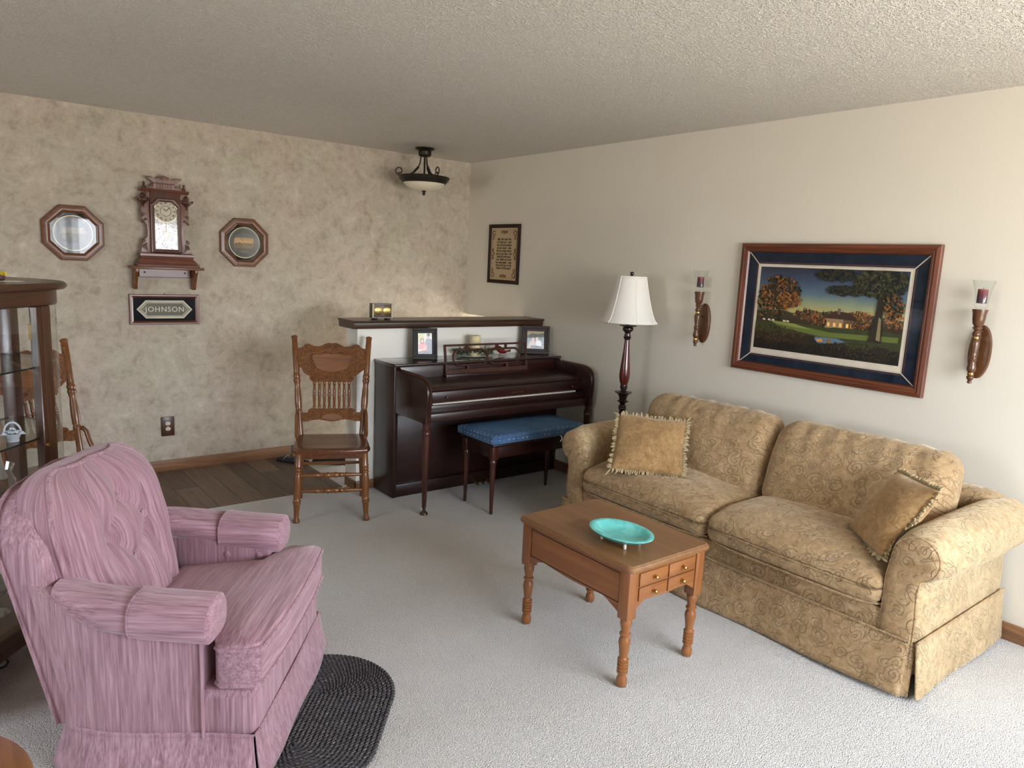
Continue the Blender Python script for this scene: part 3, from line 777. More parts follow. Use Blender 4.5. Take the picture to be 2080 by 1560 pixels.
# ------------------------------------------------------------------ piano (front is -y)
M_MAHOG_X = wood('mahogany_across', lin(24, 9, 7), lin(52, 22, 15), 'x', .32, .2, .8, .2)
M_MAHOG_Z = wood('mahogany_upright', lin(24, 9, 7), lin(52, 22, 15), 'z', .32, .2, .8, .2)
M_MAHOG_ED = wood('mahogany_edge', lin(48, 24, 15), lin(84, 46, 28), 'z', .35, .3, .8, .2)
M_LIDTOP = wood('mahogany_lid', lin(36, 24, 22), lin(52, 38, 34), 'x', .16, .7, .8, .1)
M_IVORY = plain('ivory_keys', lin(226, 214, 200), .35)
pn = thing('piano', 'dark mahogany console piano standing against the white half wall', 'piano', (-.735, -1.2, 0))
XW = .714
for s in (-1, 1):
    bm = N(); add_box(bm, (s*XW-(.03 if s > 0 else 0), -.132, .0), (s*XW+(.03 if s < 0 else 0), .132, .886), .003, 2); obj('side_panel', bm, M_MAHOG_Z, pn)
    prof = [(-.127, .886), (-.138, .875), (-.155, .866), (-.19, .862), (-.42, .860), (-.465, .855), (-.500, .843), (-.524, .822), (-.535, .79), (-.536, .75), (-.530, .69), (-.526, .64), (-.526, .585), (-.127, .585)]
    bm = N(); prism(bm, prof, s*XW-s*.004, s*XW-s*.040, 'x', .003); arm = obj('arm_cheek', bm, M_MAHOG_Z, pn)
    bm = N(); tube(bm, [Vector((s*(XW-.022), y-.001 if i > 4 else y, z+.001)) for i, (y, z) in enumerate(prof[3:13])], .017, 8, flat=.25); obj('edge_strip', bm, M_MAHOG_ED, arm)
bm = N(); add_box(bm, (-XW-.008, -.146, .886), (XW+.008, .1325, .906), .006, 3); obj('lid', bm, M_LIDTOP, pn)
bm = N(); add_box(bm, (-.675, -.128, .776), (.675, -.108, .884), .003); obj('upper_panel', bm, M_MAHOG_X, pn)
bm = N(); prism(bm, [(-.105, .81), (-.15, .803), (-.30, .796), (-.375, .792), (-.398, .786), (-.408, .776), (-.408, .765), (-.385, .760), (-.105, .760)], -.672, .672, 'x'); obj('fallboard_top', bm, M_MAHOG_X, pn)
bm = N(); add_box(bm, (-.672, -.425, .6925), (.672, -.385, .762), .004); fb = obj('fallboard', bm, M_MAHOG_X, pn)
for xx in (-.50, .585):
    bm = N(); lathe(bm, [(0, .018), (.007, .016), (.009, .011), (.005, .006), (.006, 0)], seg=12, M=Matrix.Translation((xx, -.425, .722)) @ Matrix.Rotation(PI/2, 4, 'X')); obj('knob', bm, M_MAHOG_ED, fb)
M_GILT = plain('worn_gilt', lin(110, 92, 76), .5, .4)
bm = N(); rn = random.Random(5)
for i in range(13):
    if i == 7: continue
    x = .085-.052+i*.008; add_box(bm, (x, -.4256, .712), (x+rn.choice((.003, .005)), -.4248, .7195)); add_box(bm, (x, -.4256, rn.choice((.712, .715, .718))), (x+.006, -.4248, rn.choice((.7135, .7165, .7195))+.0003))
obj('gilt_lettering', bm, M_GILT, fb)
bm = N()
for i in range(52): add_box(bm, (-.608+.02356*i+.0004, -.437, .683), (-.608+.02356*(i+1)-.0004, -.40, .6905), .0008, 1)
obj('key_fronts', bm, M_IVORY, pn)
bm = N(); add_box(bm, (-.672, -.462, .640), (.672, -.438, .684), .004); obj('key_slip', bm, M_MAHOG_X, pn)
bm = N(); add_box(bm, (-.674, -.505, .588), (.674, -.10, .641), .004); obj('key_bed', bm, M_MAHOG_X, pn)
bm = N(); add_box(bm, (-.684, -.110, .075), (.684, -.092, .60), .002); obj('lower_panel', bm, M_MAHOG_X, pn)
bm = N(); add_box(bm, (-.684, -.128, .0), (.684, -.09, .085), .004); obj('bottom_rail', bm, M_MAHOG_X, pn)
bm = N(); add_box(bm, (-.684, .11, .02), (.684, .128, .88)); obj('back_panel', bm, M_MAHOG_X, pn)
M_MAHOG_LEG = wood('mahogany_leg', lin(46, 20, 14), lin(78, 38, 26), 'z', .3, .3, .8, .2)
for s in (-1, 1):
    bm = N(); lathe(bm, [(.012, .045), (.0135, .05), (.0145, .07), (.0245, .47), (.0245, .512), (.029, .515), (.030, .522), (.029, .529), (.0265, .532), (.0265, .536), (.030, .540), (.030, .548), (.022, .553), (.022, .57), (.026, .585)], (s*.690, -.500, 0), 18); lg = obj('leg', bm, M_MAHOG_LEG, pn, 50)
    bm = N(); lathe(bm, [(.012, .048), (.010, .035), (.008, .024), (.020, .016), (.025, .008), (.026, 0)], (s*.690, -.500, 0), 16); obj('caster', bm, plain('dull_brass_caster', lin(96, 82, 66), .35, .8), lg)
for xx in (-.085, -.035, .015):
    bm = N(); tube(bm, [(xx, -.125, .055), (xx, -.17, .052), (xx, -.20, .040), (xx, -.225, .030), (xx, -.24, .032)], [.006, .007, .010, .014, .010], 8, flat=.5); obj('pedal', bm, M_BRASS, pn)
# music desk with two stadium openings
md = N(); w_, h_ = .72, .205
def bar(x0, x1, z0, z1): add_box(md, (x0, -.006, z0), (x1, .006, z1), .002, 1)
bar(0, w_, h_-.014, h_); bar(0, w_, 0, .034); bar(0, .018, .03, h_-.01); bar(w_-.018, w_, .03, h_-.01)
def stadium(cx, cz, hx, hz):
    pts = []
    for i in range(14): a = PI/2+PI*i/13; pts.append((cx-hx+hz+hz*math.cos(a), 0, cz+hz*math.sin(a)))
    for i in range(14): a = -PI/2+PI*i/13; pts.append((cx+hx-hz+hz*math.cos(a), 0, cz+hz*math.sin(a)))
    tube(md, pts, .008, 6, closed=True)
stadium(.215, .112, .145, .052); stadium(.508, .112, .145, .052)
bar(.180, .200, .160, h_-.01); bar(.520, .540, .160, h_-.01); bar(.180, .200, .03, .062); bar(.520, .540, .03, .062)
bar(.352, .371, .09, .13)
bmesh.ops.transform(md, matrix=Matrix.Translation((-.337, -.152, .818)) @ Matrix.Rotation(math.radians(-10), 4, 'X'), verts=md.verts)
dk = obj('music_desk', md, M_MAHOG_LEG, pn)
bm = N(); add_box(bm, (-.345, -.180, .800), (.391, -.130, .822), .003); obj('desk_ledge', bm, M_MAHOG_X, dk)

# ------------------------------------------------------------------ piano bench and its cushion
bn = thing('piano_bench', 'dark mahogany piano bench with tapered legs under the blue cushion', 'bench', (-.70, -1.755, 0))
bm = N(); add_box(bm, (-.385, -.190, .442), (.385, .175, .462), .005, 2); obj('bench_top', bm, M_MAHOG_X, bn)
for (a, b) in (((-.35, -.165, .365), (.35, -.150, .442)), ((-.35, .135, .365), (.35, .150, .442)), ((-.362, -.150, .365), (-.348, .135, .442)), ((.348, -.150, .365), (.362, .135, .442))):
    bm = N(); add_box(bm, a, b, .002); obj('apron', bm, M_MAHOG_X, bn)
for sx in (-1, 1):
    for y in (-.155, .140):
        bm = N(); lathe(bm, [(.010, 0), (.0105, .004), (.0195, .31), (.0195, .335), (.023, .338), (.023, .345), (.019, .350), (.020, .36)], (sx*.355, y, 0), 16); add_box(bm, (sx*.355-.023, y-.023, .358), (sx*.355+.023, y+.023, .442), .003); obj('leg', bm, M_MAHOG_LEG, bn, 50)
t = NT('blue_dotted_cloth'); v = t.coord('Object', (1, 1, 1), (0, 0, PI/4))
vo = t.n('ShaderNodeTexVoronoi', {'Vector': v, 'Scale': 38.0, 'Randomness': 0.12}).outputs['Distance']
f = t.noise(t.coord('Object'), 8, 3)
base = t.ramp(f, [(.3, lin(66, 96, 132)), (.7, lin(86, 118, 152))])
ck = t.n('ShaderNodeTexChecker', {'Vector': v, 'Scale': 120.0, 'Color1': (1, 1, 1, 1), 'Color2': (.86, .86, .88, 1)}).outputs[0]
M_BLUE = t.set(Base_Color=t.mix(t.ramp(vo, [(.17, (1, 1, 1, 1)), (.24, (0, 0, 0, 1))]), t.mix(1.0, base, ck, 'MULTIPLY'), lin(186, 186, 180)), Roughness=.85, Specular_IOR_Level=.2)
bc = thing('bench_cushion', 'blue polka-dotted box cushion tied to the piano bench', 'cushion', (-.695, -1.757, .462))
def f(x, y, z):
    k = (1-abs(x/.405)**4)*(1-abs(y/.20)**4)
    return (x+wob((x, y, z), .006, 7, 2)*.5, y, z+(.012*k+wob((x, y, 0), .006, 6, 4)*k if z > 0 else .0008))
bm = N(); rbox(bm, (0, 0, .0285), (.405, .20, .0285), .014, (30, 18, 6), f); obj('pad', bm, M_BLUE, bc, 60)
for z in (.048, .010):
    bm = N(); tube(bm, [Vector((x, y, z)) for x, y in rounded_rect(.404, .199, .02, 4)], .004, 6, closed=True); obj('piping', bm, M_BLUE, bc)
M_TIE = plain('white_tape', lin(205, 205, 205), .8)
for x in (.16, .33):
    bm = N(); tube(bm, [(x, -.198, .006), (x+.008, -.206, -.004), (x+.006, -.207, -.022), (x-.004, -.203, -.034)], .004, 6, flat=.35); obj('tie', bm, M_TIE, bc)

# ------------------------------------------------------------------ things on the piano
M_PHOTOGLASS = m_glass('nonglare_photo_glass', (1, 1, 1, 1), 1.5, .2)
M_BLACKFR = plain('black_frame_wood', lin(26, 20, 20), .5, spec=.25)
M_BROWNFR = plain('dark_brown_frame', lin(44, 26, 18), .5, spec=.25)
def flat(name, c, rough=.6): 
    m = bpy.data.materials.get(name)
    if m: return m
    t = NT(name); return t.set(Base_Color=c, Roughness=rough, Specular_IOR_Level=.3)
def poly(bm, pts, y, mi):
    f_ = bm.faces.new([bm.verts.new((a, y, b)) for a, b in pts]); f_.material_index = mi
    f_.normal_update()
    if f_.normal.y > 0: f_.normal_flip()
def photo_frame(label, loc, rz, w_, h_, fw_, mat, layers, lean=.13):
    t_ = thing('photo_frame', label, 'picture frame', loc, rz, 'photo frames on the piano'); R = Matrix.Rotation(-lean, 4, 'X')
    bm = N(); 
    for st, dp, a in ((0, .016, 0), (fw_*.45, .012, 1)):
        o, i = st, fw_*(.5 if a == 0 else 1)
        for (x0, x1, z0, z1) in ((-w_/2+o, w_/2-o, o, i), (-w_/2+o, w_/2-o, h_-i, h_-o), (-w_/2+o, -w_/2+i, i, h_-i), (w_/2-i, w_/2-o, i, h_-i)):
            add_box(bm, (x0, -dp, z0), (x1, 0, z1), .002, 1)
    bmesh.ops.transform(bm, matrix=R, verts=bm.verts); obj('frame', bm, mat, t_)
    bm = N(); mats = []
    for k, (pts, col) in enumerate(layers):
        nm = 'photo_print_%02x%02x%02x' % col
        m = flat(nm, lin(*col), .35)
        if m not in mats: mats.append(m)
        poly(bm, [(-w_/2+fw_*.95+a*(w_-1.9*fw_), fw_*.95+b*(h_-1.9*fw_)) for a, b in pts], -.004-.00025*k, mats.index(m))
    bmesh.ops.transform(bm, matrix=R, verts=bm.verts); obj('photo_print', bm, mats, t_, None, fix=False)
    bm = N(); add_box(bm, (-w_/2+.004, -.001, .004), (w_/2-.004, .004, h_-.004)); add_box(bm, (-.03, .004, .01), (.03, .007, h_*.7), M=Matrix.Translation((0, .0, 0)) @ Matrix.Rotation(-.28, 4, 'X')); bmesh.ops.transform(bm, matrix=R, verts=bm.verts); obj('easel_back', bm, M_BLACKFR, t_)
    bm = N(); add_box(bm, (-w_/2+fw_*.9, -.0085, fw_*.9), (w_/2-fw_*.9, -.0075, h_-fw_*.9)); bmesh.ops.transform(bm, matrix=R, verts=bm.verts); obj('glass', bm, M_PHOTOGLASS, t_, None)
    return t_
sq = [(0, 0), (1, 0), (1, 1), (0, 1)]
photo_frame('black upright photo frame with a man in grey and a woman in coral', (-1.135, -1.185, .906), -.28, .172, .215, .036, M_BLACKFR, [
    (sq, (214, 206, 182)), ([(0, .55), (.45, .6), (.45, 1), (0, 1)], (206, 196, 120)),
    ([(.62, 0), (1, 0), (1, .62), (.9, .74), (.62, .74), (.52, .6), (.5, 0)], (128, 128, 134)),
    (circ(.73, .84, .10, .085, 14), (206, 160, 136)), ([(.62, .86), (.86, .86), (.84, .97), (.66, .98)], (52, 50, 56)),
    ([(.1, .1), (.66, .12), (.62, .45), (.44, .56), (.2, .56), (.06, .4)], (226, 132, 120)), (circ(.3, .62, .13, .14, 14), (96, 60, 46)), (circ(.3, .62, .085, .10, 14), (224, 178, 156)),
    ([(.08, .12), (.5, .2), (.64, .34), (.56, .4), (.36, .24), (.1, .26)], (222, 176, 152)), ([(0, 0), (1, 0), (1, .1), (.5, .16), (0, .1)], (86, 88, 104))])
photo_frame('dark brown photo frame with a seated couple before trees at the piano right end', (-.145, -1.185, .906), -.50, .215, .215, .040, M_BROWNFR, [
    (sq, (72, 80, 52)), ([(0, .72), (.3, .85), (.6, .78), (1, .9), (1, 1), (0, 1)], (160, 140, 90)), ([(.2, .45), (.5, .62), (.85, .5), (1, .6), (1, .88), (.6, .82), (.3, .86), (.1, .7)], (38, 50, 30)),
    ([(0, 0), (1, 0), (1, .2), (.5, .3), (0, .22)], (150, 130, 104)), ([(.38, .1), (.8, .12), (.86, .3), (.76, .48), (.56, .5), (.44, .3)], (222, 218, 212)), ([(.16, .1), (.5, .1), (.52, .36), (.4, .46), (.22, .44), (.12, .28)], (206, 168, 150)),
    (circ(.36, .53, .085, .10, 12), (190, 150, 110)), (circ(.58, .56, .08, .09, 12), (208, 168, 146)), (circ(.36, .52, .055, .07, 12), (220, 178, 156)), ([(.24, .04), (.86, .02), (.92, .12), (.5, .2), (.22, .16)], (60, 64, 76))])
M_WAX = NT('cream_wax').set(Base_Color=lin(226, 208, 160), Roughness=.45, Subsurface_Weight=.3, Subsurface_Radius=(.02, .012, .006))
cdl = thing('pillar_candle', 'cream pillar candle in the middle of the evergreen ring on the piano', 'candle', (-.700, -1.17, .906))
bm = N(); lathe(bm, [(.030, 0), (.036, .002), (.0365, .148), (.034, .153), (.026, .151), (.012, .146), (0, .145)], seg=24); obj('wax', bm, M_WAX, cdl)
bm = N(); tube(bm, [(0, 0, .144), (.001, 0, .153), (.003, 0, .159)], .0012, 5); obj('wick', bm, M_DARKGAP, cdl)
cr = thing('candle_ring', 'evergreen wreath with white berries on a pale plate round the candle', 'wreath', (-.735, -1.18, .9068))
bm = N(); lathe(bm, [(.05, 0), (.10, .002), (.128, .008), (.130, .011), (.10, .006), (.05, .005)], seg=30); bmesh.ops.transform(bm, matrix=Matrix.Translation((.025, .01, 0)) @ Matrix.Diagonal((1, .66, 1, 1)), verts=bm.verts); obj('plate', bm, plain('pale_plate', lin(200, 198, 190), .35), cr)
rn = random.Random(11); lf = N(); br = N()
for i in range(150):
    a = rn.uniform(0, 2*PI); R_ = rn.uniform(.062, .115); p = Vector((.025+R_*math.cos(a)*1.25, .01+R_*math.sin(a)*.62, rn.uniform(.012, .045)))
    d_ = Vector((math.cos(a)*1.1, math.sin(a)*.6, rn.uniform(.1, 1.4))).normalized(); L_ = rn.uniform(.02, .04)
    s_ = d_.cross(Vector((rn.uniform(-1, 1), rn.uniform(-1, 1), rn.uniform(-1, 1)))).normalized()*L_*.22
    q = [p, p+d_*L_*.5+s_, p+d_*L_, p+d_*L_*.5-s_]; n_ = s_.cross(d_).normalized()*.0012
    loft(lf, [[x-n_ for x in q], [x+n_ for x in q]])
for i in range(7):
    a = rn.uniform(PI*.75, PI*1.3) if i < 4 else rn.uniform(-.5, .5); p0 = Vector((.025+.11*math.cos(a), .01+.06*math.sin(a), .03)); pts = [p0+Vector((math.cos(a)*.018*k, math.sin(a)*.01*k, .009*k-.0012*k*k)) for k in range(5)]
    tube(lf, pts, .0015, 5)
    for p in pts[1:]:
        for s in (-1, 1): loft(lf, [[p, p+Vector((.004, 0, .006)), p+Vector((.002, s*.004, .013))], [p+Vector((.001, .001, 0)), p+Vector((.005, .001, .006)), p+Vector((.003, s*.004+.001, .013))]])
t = NT('evergreen_leaf'); M_LEAF = t.set(Base_Color=t.ramp(t.noise(t.coord('Object'), 40, 2), [(.35, lin(28, 44, 30)), (.65, lin(70, 96, 62))]), Roughness=.55)
obj('leaves', lf, M_LEAF, cr, None, kind='stuff')
for i in range(26):
    a = rn.uniform(0, 2*PI); R_ = rn.uniform(.07, .115); bmesh.ops.create_icosphere(br, subdivisions=1, radius=rn.uniform(.004, .007), matrix=Matrix.Translation((.025+R_*math.cos(a)*1.2, .01+R_*math.sin(a)*.62, rn.uniform(.03, .055))))
obj('berries', br, plain('white_berry', lin(220, 214, 208), .5), cr, 80, kind='stuff')
bd = thing('cardinal_figurine', 'small red cardinal figurine beside the evergreen ring on the piano', 'figurine', (-.490, -1.205, .9078), -.15)
M_RED = plain('cardinal_red', lin(120, 22, 24), .5)
bm = N(); tube(bm, [(-.048, 0, .052), (-.036, 0, .056), (-.018, 0, .050), (.004, 0, .036), (.028, 0, .026), (.046, 0, .026)], [.010, .018, .024, .021, .012, .004], 12); obj('body', bm, M_RED, bd)
bm = N(); tube(bm, [(-.034, 0, .05), (-.040, 0, .068), (-.038, 0, .078), (-.030, 0, .088), (-.022, 0, .094)], [.014, .0165, .0145, .008, .001], 12); obj('head', bm, M_RED, bd)
bm = N(); tube(bm, [(.026, 0, .030), (.05, 0, .034), (.078, 0, .037)], [.008, .007, .009], 8, flat=.4); obj('tail', bm, M_RED, bd)
bm = N(); tube(bm, [(-.055, 0, .068), (-.064, 0, .065)], [.005, .0006], 8); obj('beak', bm, plain('coral_beak', lin(190, 96, 50), .5), bd)
for s in (-1, 1):
    bm = N(); tube(bm, [(-.012, s*.008, .03), (-.010, s*.010, .012), (-.012, s*.010, .001), (-.024, s*.010, .0015)], .0016, 5); obj('leg', bm, plain('brown_twig', lin(96, 62, 40), .7), bd)
    bm = N(); tube(bm, [(-.024, s*.018, .05), (.0, s*.021, .038), (.03, s*.010, .028)], [.009, .012, .002], 8, flat=.4); obj('wing', bm, M_RED, bd)
bm = N(); tube(bm, [(-.02, 0, .0025), (.02, .002, .002), (.058, -.004, .003)], [.0025, .003, .001], 6); obj('twig', bm, plain('brown_twig_base', lin(96, 62, 40), .7), bd)

# desk clock with two dials on the half wall cap
M_CLKWOOD = wood('clock_walnut', lin(58, 42, 24), lin(84, 64, 40), 'x', .4, .2)
M_SILVER = plain('satin_metal_strip', lin(150, 138, 116), .5, .7)
t = NT('spun_brass_dial'); g = t.coord('Object'); M_DIAL = t.set(Base_Color=lin(150, 128, 78), Metallic=.9, Roughness=.32, Anisotropic=.8, Normal=t.bump(t.noise(g, 300, 2), .05, .0005))
dc = thing('desk_clock', 'small wooden desk clock with two round brass dials on the half wall cap', 'clock', (-1.375, -.99, 1.167), -.16)
bm = N(); add_box(bm, (-.073, -.032, .010), (.073, .032, .108), .002); obj('case', bm, M_CLKWOOD, dc)
for s in (-1, 1):
    bm = N(); add_box(bm, (s*.067-.006, -.0345, .012), (s*.067+.006, -.031, .106), .001, 1); obj('strip', bm, M_SILVER, dc)
    bm = N(); add_box(bm, (s*.045-.012, -.030, 0), (s*.045+.012, .03, .011), .002); obj('foot', bm, M_DARKGAP, dc)
    bm = N(); lathe(bm, [(0, .0035), (.026, .0035), (.0285, .0025), (.029, 0)], seg=32, M=Matrix.Translation((s*.030, -.032, .060)) @ Matrix.Rotation(PI/2, 4, 'X')); dl = obj('dial', bm, M_DIAL, dc, 40)
    bm = N()
    for a, L_ in (((-1.57, .02), (1.5, .013)) if s < 0 else ((-.75, .022), (2.4, .010))):
        tube(bm, [(s*.030, -.0362, .060), (s*.030+L_*math.cos(a), -.0362, .060+L_*math.sin(a))], .0009, 5)
    obj('hand', bm, plain('pale_gilt_hand', lin(226, 210, 168), .3, .6), dl)
bm = N(); add_box(bm, (-.073, -.034, .104), (.073, -.031, .108)); add_box(bm, (-.073, -.034, .010), (.073, -.031, .017)); obj('rail', bm, M_CLKWOOD, dc, kind='stuff')

# ------------------------------------------------------------------ helpers for things hung on walls
def wall_R(loc):   # local x along the wall to the viewer's right, y out of the wall towards the room, z up
    return loc
M_OAKFR = wood('oak_frame', lin(88, 50, 24), lin(122, 74, 40), 'x', .38, .2, .9, .3)
M_OAKFR_Z = wood('oak_frame_upright', lin(88, 50, 24), lin(122, 74, 40), 'z', .38, .2, .9, .3)
M_CHERRY_X = wood('cherry_frame', lin(78, 36, 20), lin(116, 62, 38), 'x', .36, .25, .9, .25)
M_CHERRY_Z = wood('cherry_frame_upright', lin(78, 36, 20), lin(116, 62, 38), 'z', .36, .25, .9, .25)
def frame_bars(name_mats, w_, h_, prof, parent, names='frame_rail'):
    """mitred picture frame from a profile [(inset, depth)] ; local x right, -y out of the wall, z up, centred"""
    for k in range(4):
        bm = N(); L = []
        for ins, dp in prof:
            hw, hh = w_/2-ins, h_/2-ins
            c = [(-hw, hh), (hw, hh), (hw, -hh), (-hw, -hh)]; a, b = c[k], c[(k+1) % 4]
            L.append((Vector((a[0], -dp, a[1])), Vector((b[0], -dp, b[1]))))
        loft(bm, [[p[0] for p in L], [p[1] for p in L]])
        obj(names, bm, name_mats[k % 2], parent, 25)
def hang(name, label, cat, loc, wall, group=None):
    return thing(name, label, cat, loc, 0 if wall == 'back' else -PI/2, group)   # right wall: local x -> world -y, local -y -> world -x
def quad(bm, x0, x1, z0, z1, y, mi=0): poly(bm, [(x0, z0), (x1, z0), (x1, z1), (x0, z1)], y, mi)

# ------------------------------------------------------------------ large framed landscape above the sofa
pw, ph = 1.087, .733
pc = ((-3.953-2.866)/2, (1.032+1.7655)/2)
pt = hang('framed_picture', 'large framed evening landscape print with a navy mat above the sofa', 'picture', (-.002, pc[0], pc[1]), 'right')
frame_bars((M_CHERRY_X, M_CHERRY_Z), pw, ph, [(0, 0), (0, .020), (.004, .026), (.020, .030), (.030, .024), (.034, .026), (.044, .020), (.050, .010), (.050, 0)], pt)
t = NT('navy_suede_mat'); v = t.coord('Object'); M_NAVY = t.set(Base_Color=t.ramp(t.noise(v, 12, 5, .7), [(.35, lin(20, 28, 40)), (.65, lin(34, 45, 60))]), Roughness=.9, Specular_IOR_Level=.1)
M_MATWHITE = plain('mat_white', lin(218, 208, 188), .8); M_MATRED = plain('mat_burgundy', lin(72, 40, 44), .8)
bm = N(); quad(bm, -pw/2+.045, pw/2-.045, -ph/2+.045, ph/2-.045, -.006); obj('mat', bm, M_NAVY, pt, None, fix=False)
ix, iz = .428, .256       # half size of the inner window of the mat
zc = -.006
def strip(bm, a, b, w_, y):
    a = Vector((a[0], 0, a[1])); b = Vector((b[0], 0, b[1])); d_ = (b-a).normalized(); s_ = Vector((-d_.z, 0, d_.x))*w_/2
    vs = [a+s_, b+s_, b-s_, a-s_]; poly(bm, [(p.x, p.z) for p in vs], y, 0)
bmw, bmr = N(), N()
C4 = [(-ix, iz+zc), (ix, iz+zc), (ix, -iz+zc), (-ix, -iz+zc)]; O4 = [(-pw/2+.045, ph/2-.045), (pw/2-.045, ph/2-.045), (pw/2-.045, -ph/2+.045), (-pw/2+.045, -ph/2+.045)]
for k in range(4):
    a, b = C4[k], C4[(k+1) % 4]; strip(bmw, a, b, .004, -.0072); strip(bmw, C4[k], O4[k], .0045, -.0072)
    e = 1.022; strip(bmr, (a[0]*e, (a[1]-zc)*1.036+zc), (b[0]*e, (b[1]-zc)*1.036+zc), .007, -.0068)
    strip(bmr, (C4[k][0]+.005, C4[k][1]), (O4[k][0]+.005, O4[k][1]), .004, -.0068)
obj('mat_line', bmw, M_MATWHITE, pt, None, fix=False); obj('mat_burgundy_line', bmr, M_MATRED, pt, None, fix=False)  # white mat lines with burgundy lines beside them
bm = N(); quad(bm, -ix+.003, ix-.003, -iz+zc+.003, iz+zc-.003, -.0076); obj('print_margin', bm, M_MATWHITE, pt, None, fix=False)
# a plain evening landscape of our own: sky, hills, autumn trees, pond, small chapel-less cottage
px0, px1, pz0, pz1 = -.411, .411, -.228, .236
t = NT('print_sky'); g = t.coord('Object'); sep = t.n('ShaderNodeSeparateXYZ', {0: g}); zz = t.math('ADD', t.math('MULTIPLY', sep.outputs[2], 1/.464), .49)
M_SKY = t.set(Base_Color=t.ramp(t.math('ADD', zz, t.math('MULTIPLY', t.math('SUBTRACT', t.noise(g, 9, 3), .5), .08)), [(.50, lin(176, 158, 100)), (.58, lin(140, 150, 112)), (.70, lin(84, 108, 124)), (.86, lin(50, 66, 92)), (1.0, lin(28, 34, 52))]), Roughness=.5)
art = N(); amats = [M_SKY]; lay = [0]
def acol(c):
    m = flat('print_%02x%02x%02x' % c, lin(*c), .55)
    if m not in amats: amats.append(m)
    return amats.index(m)
def A(pts, c):
    lay[0] += 1
    poly(art, [(px0+(px1-px0)*min(1, max(0, a)), pz0+(pz1-pz0)*min(1, max(0, b))) for a, b in pts], -.0080-.0000035*lay[0], acol(c) if c else 0)
rn = random.Random(21)
A(sq, None)
def ridge(y, amp, c, n=30, x0=0, x1=1, lo=0):
    A([(x0, lo)]+[(x0+(x1-x0)*i/n, y+amp*mnoise.noise(Vector((i*.35, y*9, 0)))) for i in range(n+1)]+[(x1, lo)], c)
ridge(.50, .05, (78, 84, 58)); ridge(.47, .04, (54, 56, 36))
for i in range(26):     # distant firs
    x = rn.uniform(.3, .72); h_ = rn.uniform(.04, .1); A([(x-.012, .44), (x, .46+h_), (x+.012, .44)], (26, 32, 24))
ridge(.40, .04, (58, 44, 26))
# dabs of foliage
def dabs(cx, cz, rx, rz, n, cols, s=.012):
    for i in range(n):
        a = rn.uniform(0, 2*PI); r_ = math.sqrt(rn.random()); x, z = cx+rx*r_*math.cos(a), cz+rz*r_*math.sin(a)
        th = rn.uniform(0, PI); w1, w2 = s*rn.uniform(.5, 1.2), s*rn.uniform(.35, .8)
        A([(x+w1*math.cos(th)*.56, z+w1*math.sin(th)), (x-w2*math.sin(th)*.56, z+w2*math.cos(th)), (x-w1*math.cos(th)*.56, z-w1*math.sin(th)), (x+w2*math.sin(th)*.56, z-w2*math.cos(th))], rn.choice(cols))
AUT = [(112, 70, 32), (140, 88, 40), (92, 58, 28), (64, 44, 24), (158, 104, 52)]; DRK = [(30, 32, 22), (40, 40, 26), (24, 26, 20), (52, 48, 30)]
dabs(.40, .45, .12, .06, 90, AUT, .02); dabs(.74, .47, .09, .08, 110, AUT, .02); dabs(.95, .46, .07, .08, 90, AUT, .02); dabs(.1, .47, .14, .07, 120, AUT+DRK, .02)
# small white cottage with lit windows among the trees
A([(.51, .33), (.63, .33), (.63, .44), (.51, .44)], (146, 118, 84)); A([(.495, .44), (.57, .53), (.645, .44)], (66, 42, 32)); A([(.63, .33), (.71, .34), (.71, .43), (.63, .44)], (96, 76, 54)); A([(.60, .44), (.645, .44), (.72, .43), (.68, .515), (.57, .53)], (56, 38, 30))
for x in (.525, .565, .605, .65, .68): A([(x, .35), (x+.016, .35), (x+.016, .395), (x, .395)], (248, 196, 104))
A([(.585, .50), (.605, .49), (.605, .56), (.585, .56)], (110, 86, 70))
dabs(.46, .39, .06, .05, 70, DRK+AUT, .018); dabs(.74, .37, .06, .05, 70, DRK+AUT, .018)
# meadow, lit grass, pond, dark foreground
ridge(.34, .03, (54, 60, 30)); A([(.1, .36), (.3, .33), (.55, .28), (.98, .30), (.98, .24), (.5, .22), (.2, .28)], (96, 108, 48)); A([(.12, .355), (.3, .34), (.42, .29), (.3, .30), (.14, .33)], (132, 140, 66))
A([(.38, .17), (.46, .215), (.60, .22), (.66, .19), (.58, .155), (.46, .145)], (86, 110, 130)); A([(.46, .19), (.50, .2), (.51, .165), (.47, .16)], (196, 140, 74)); A([(.53, .2), (.56, .205), (.57, .16), (.54, .16)], (130, 96, 60))
for k, (x0, x1, y) in enumerate(((0, .45, .22), (.42, 1, .16), (0, 1, .10))): ridge(y, .07, [(44, 34, 20), (36, 30, 20), (26, 22, 16)][k], 30, x0, x1)
dabs(.16, .20, .20, .10, 260, [(52, 38, 22), (70, 50, 26), (36, 28, 18), (82, 62, 32)], .016); dabs(.75, .10, .26, .09, 260, [(40, 34, 22), (58, 48, 30), (28, 24, 18), (72, 58, 36)], .014); dabs(.4, .06, .3, .06, 160, [(30, 26, 18), (46, 38, 26), (22, 20, 15)], .014)
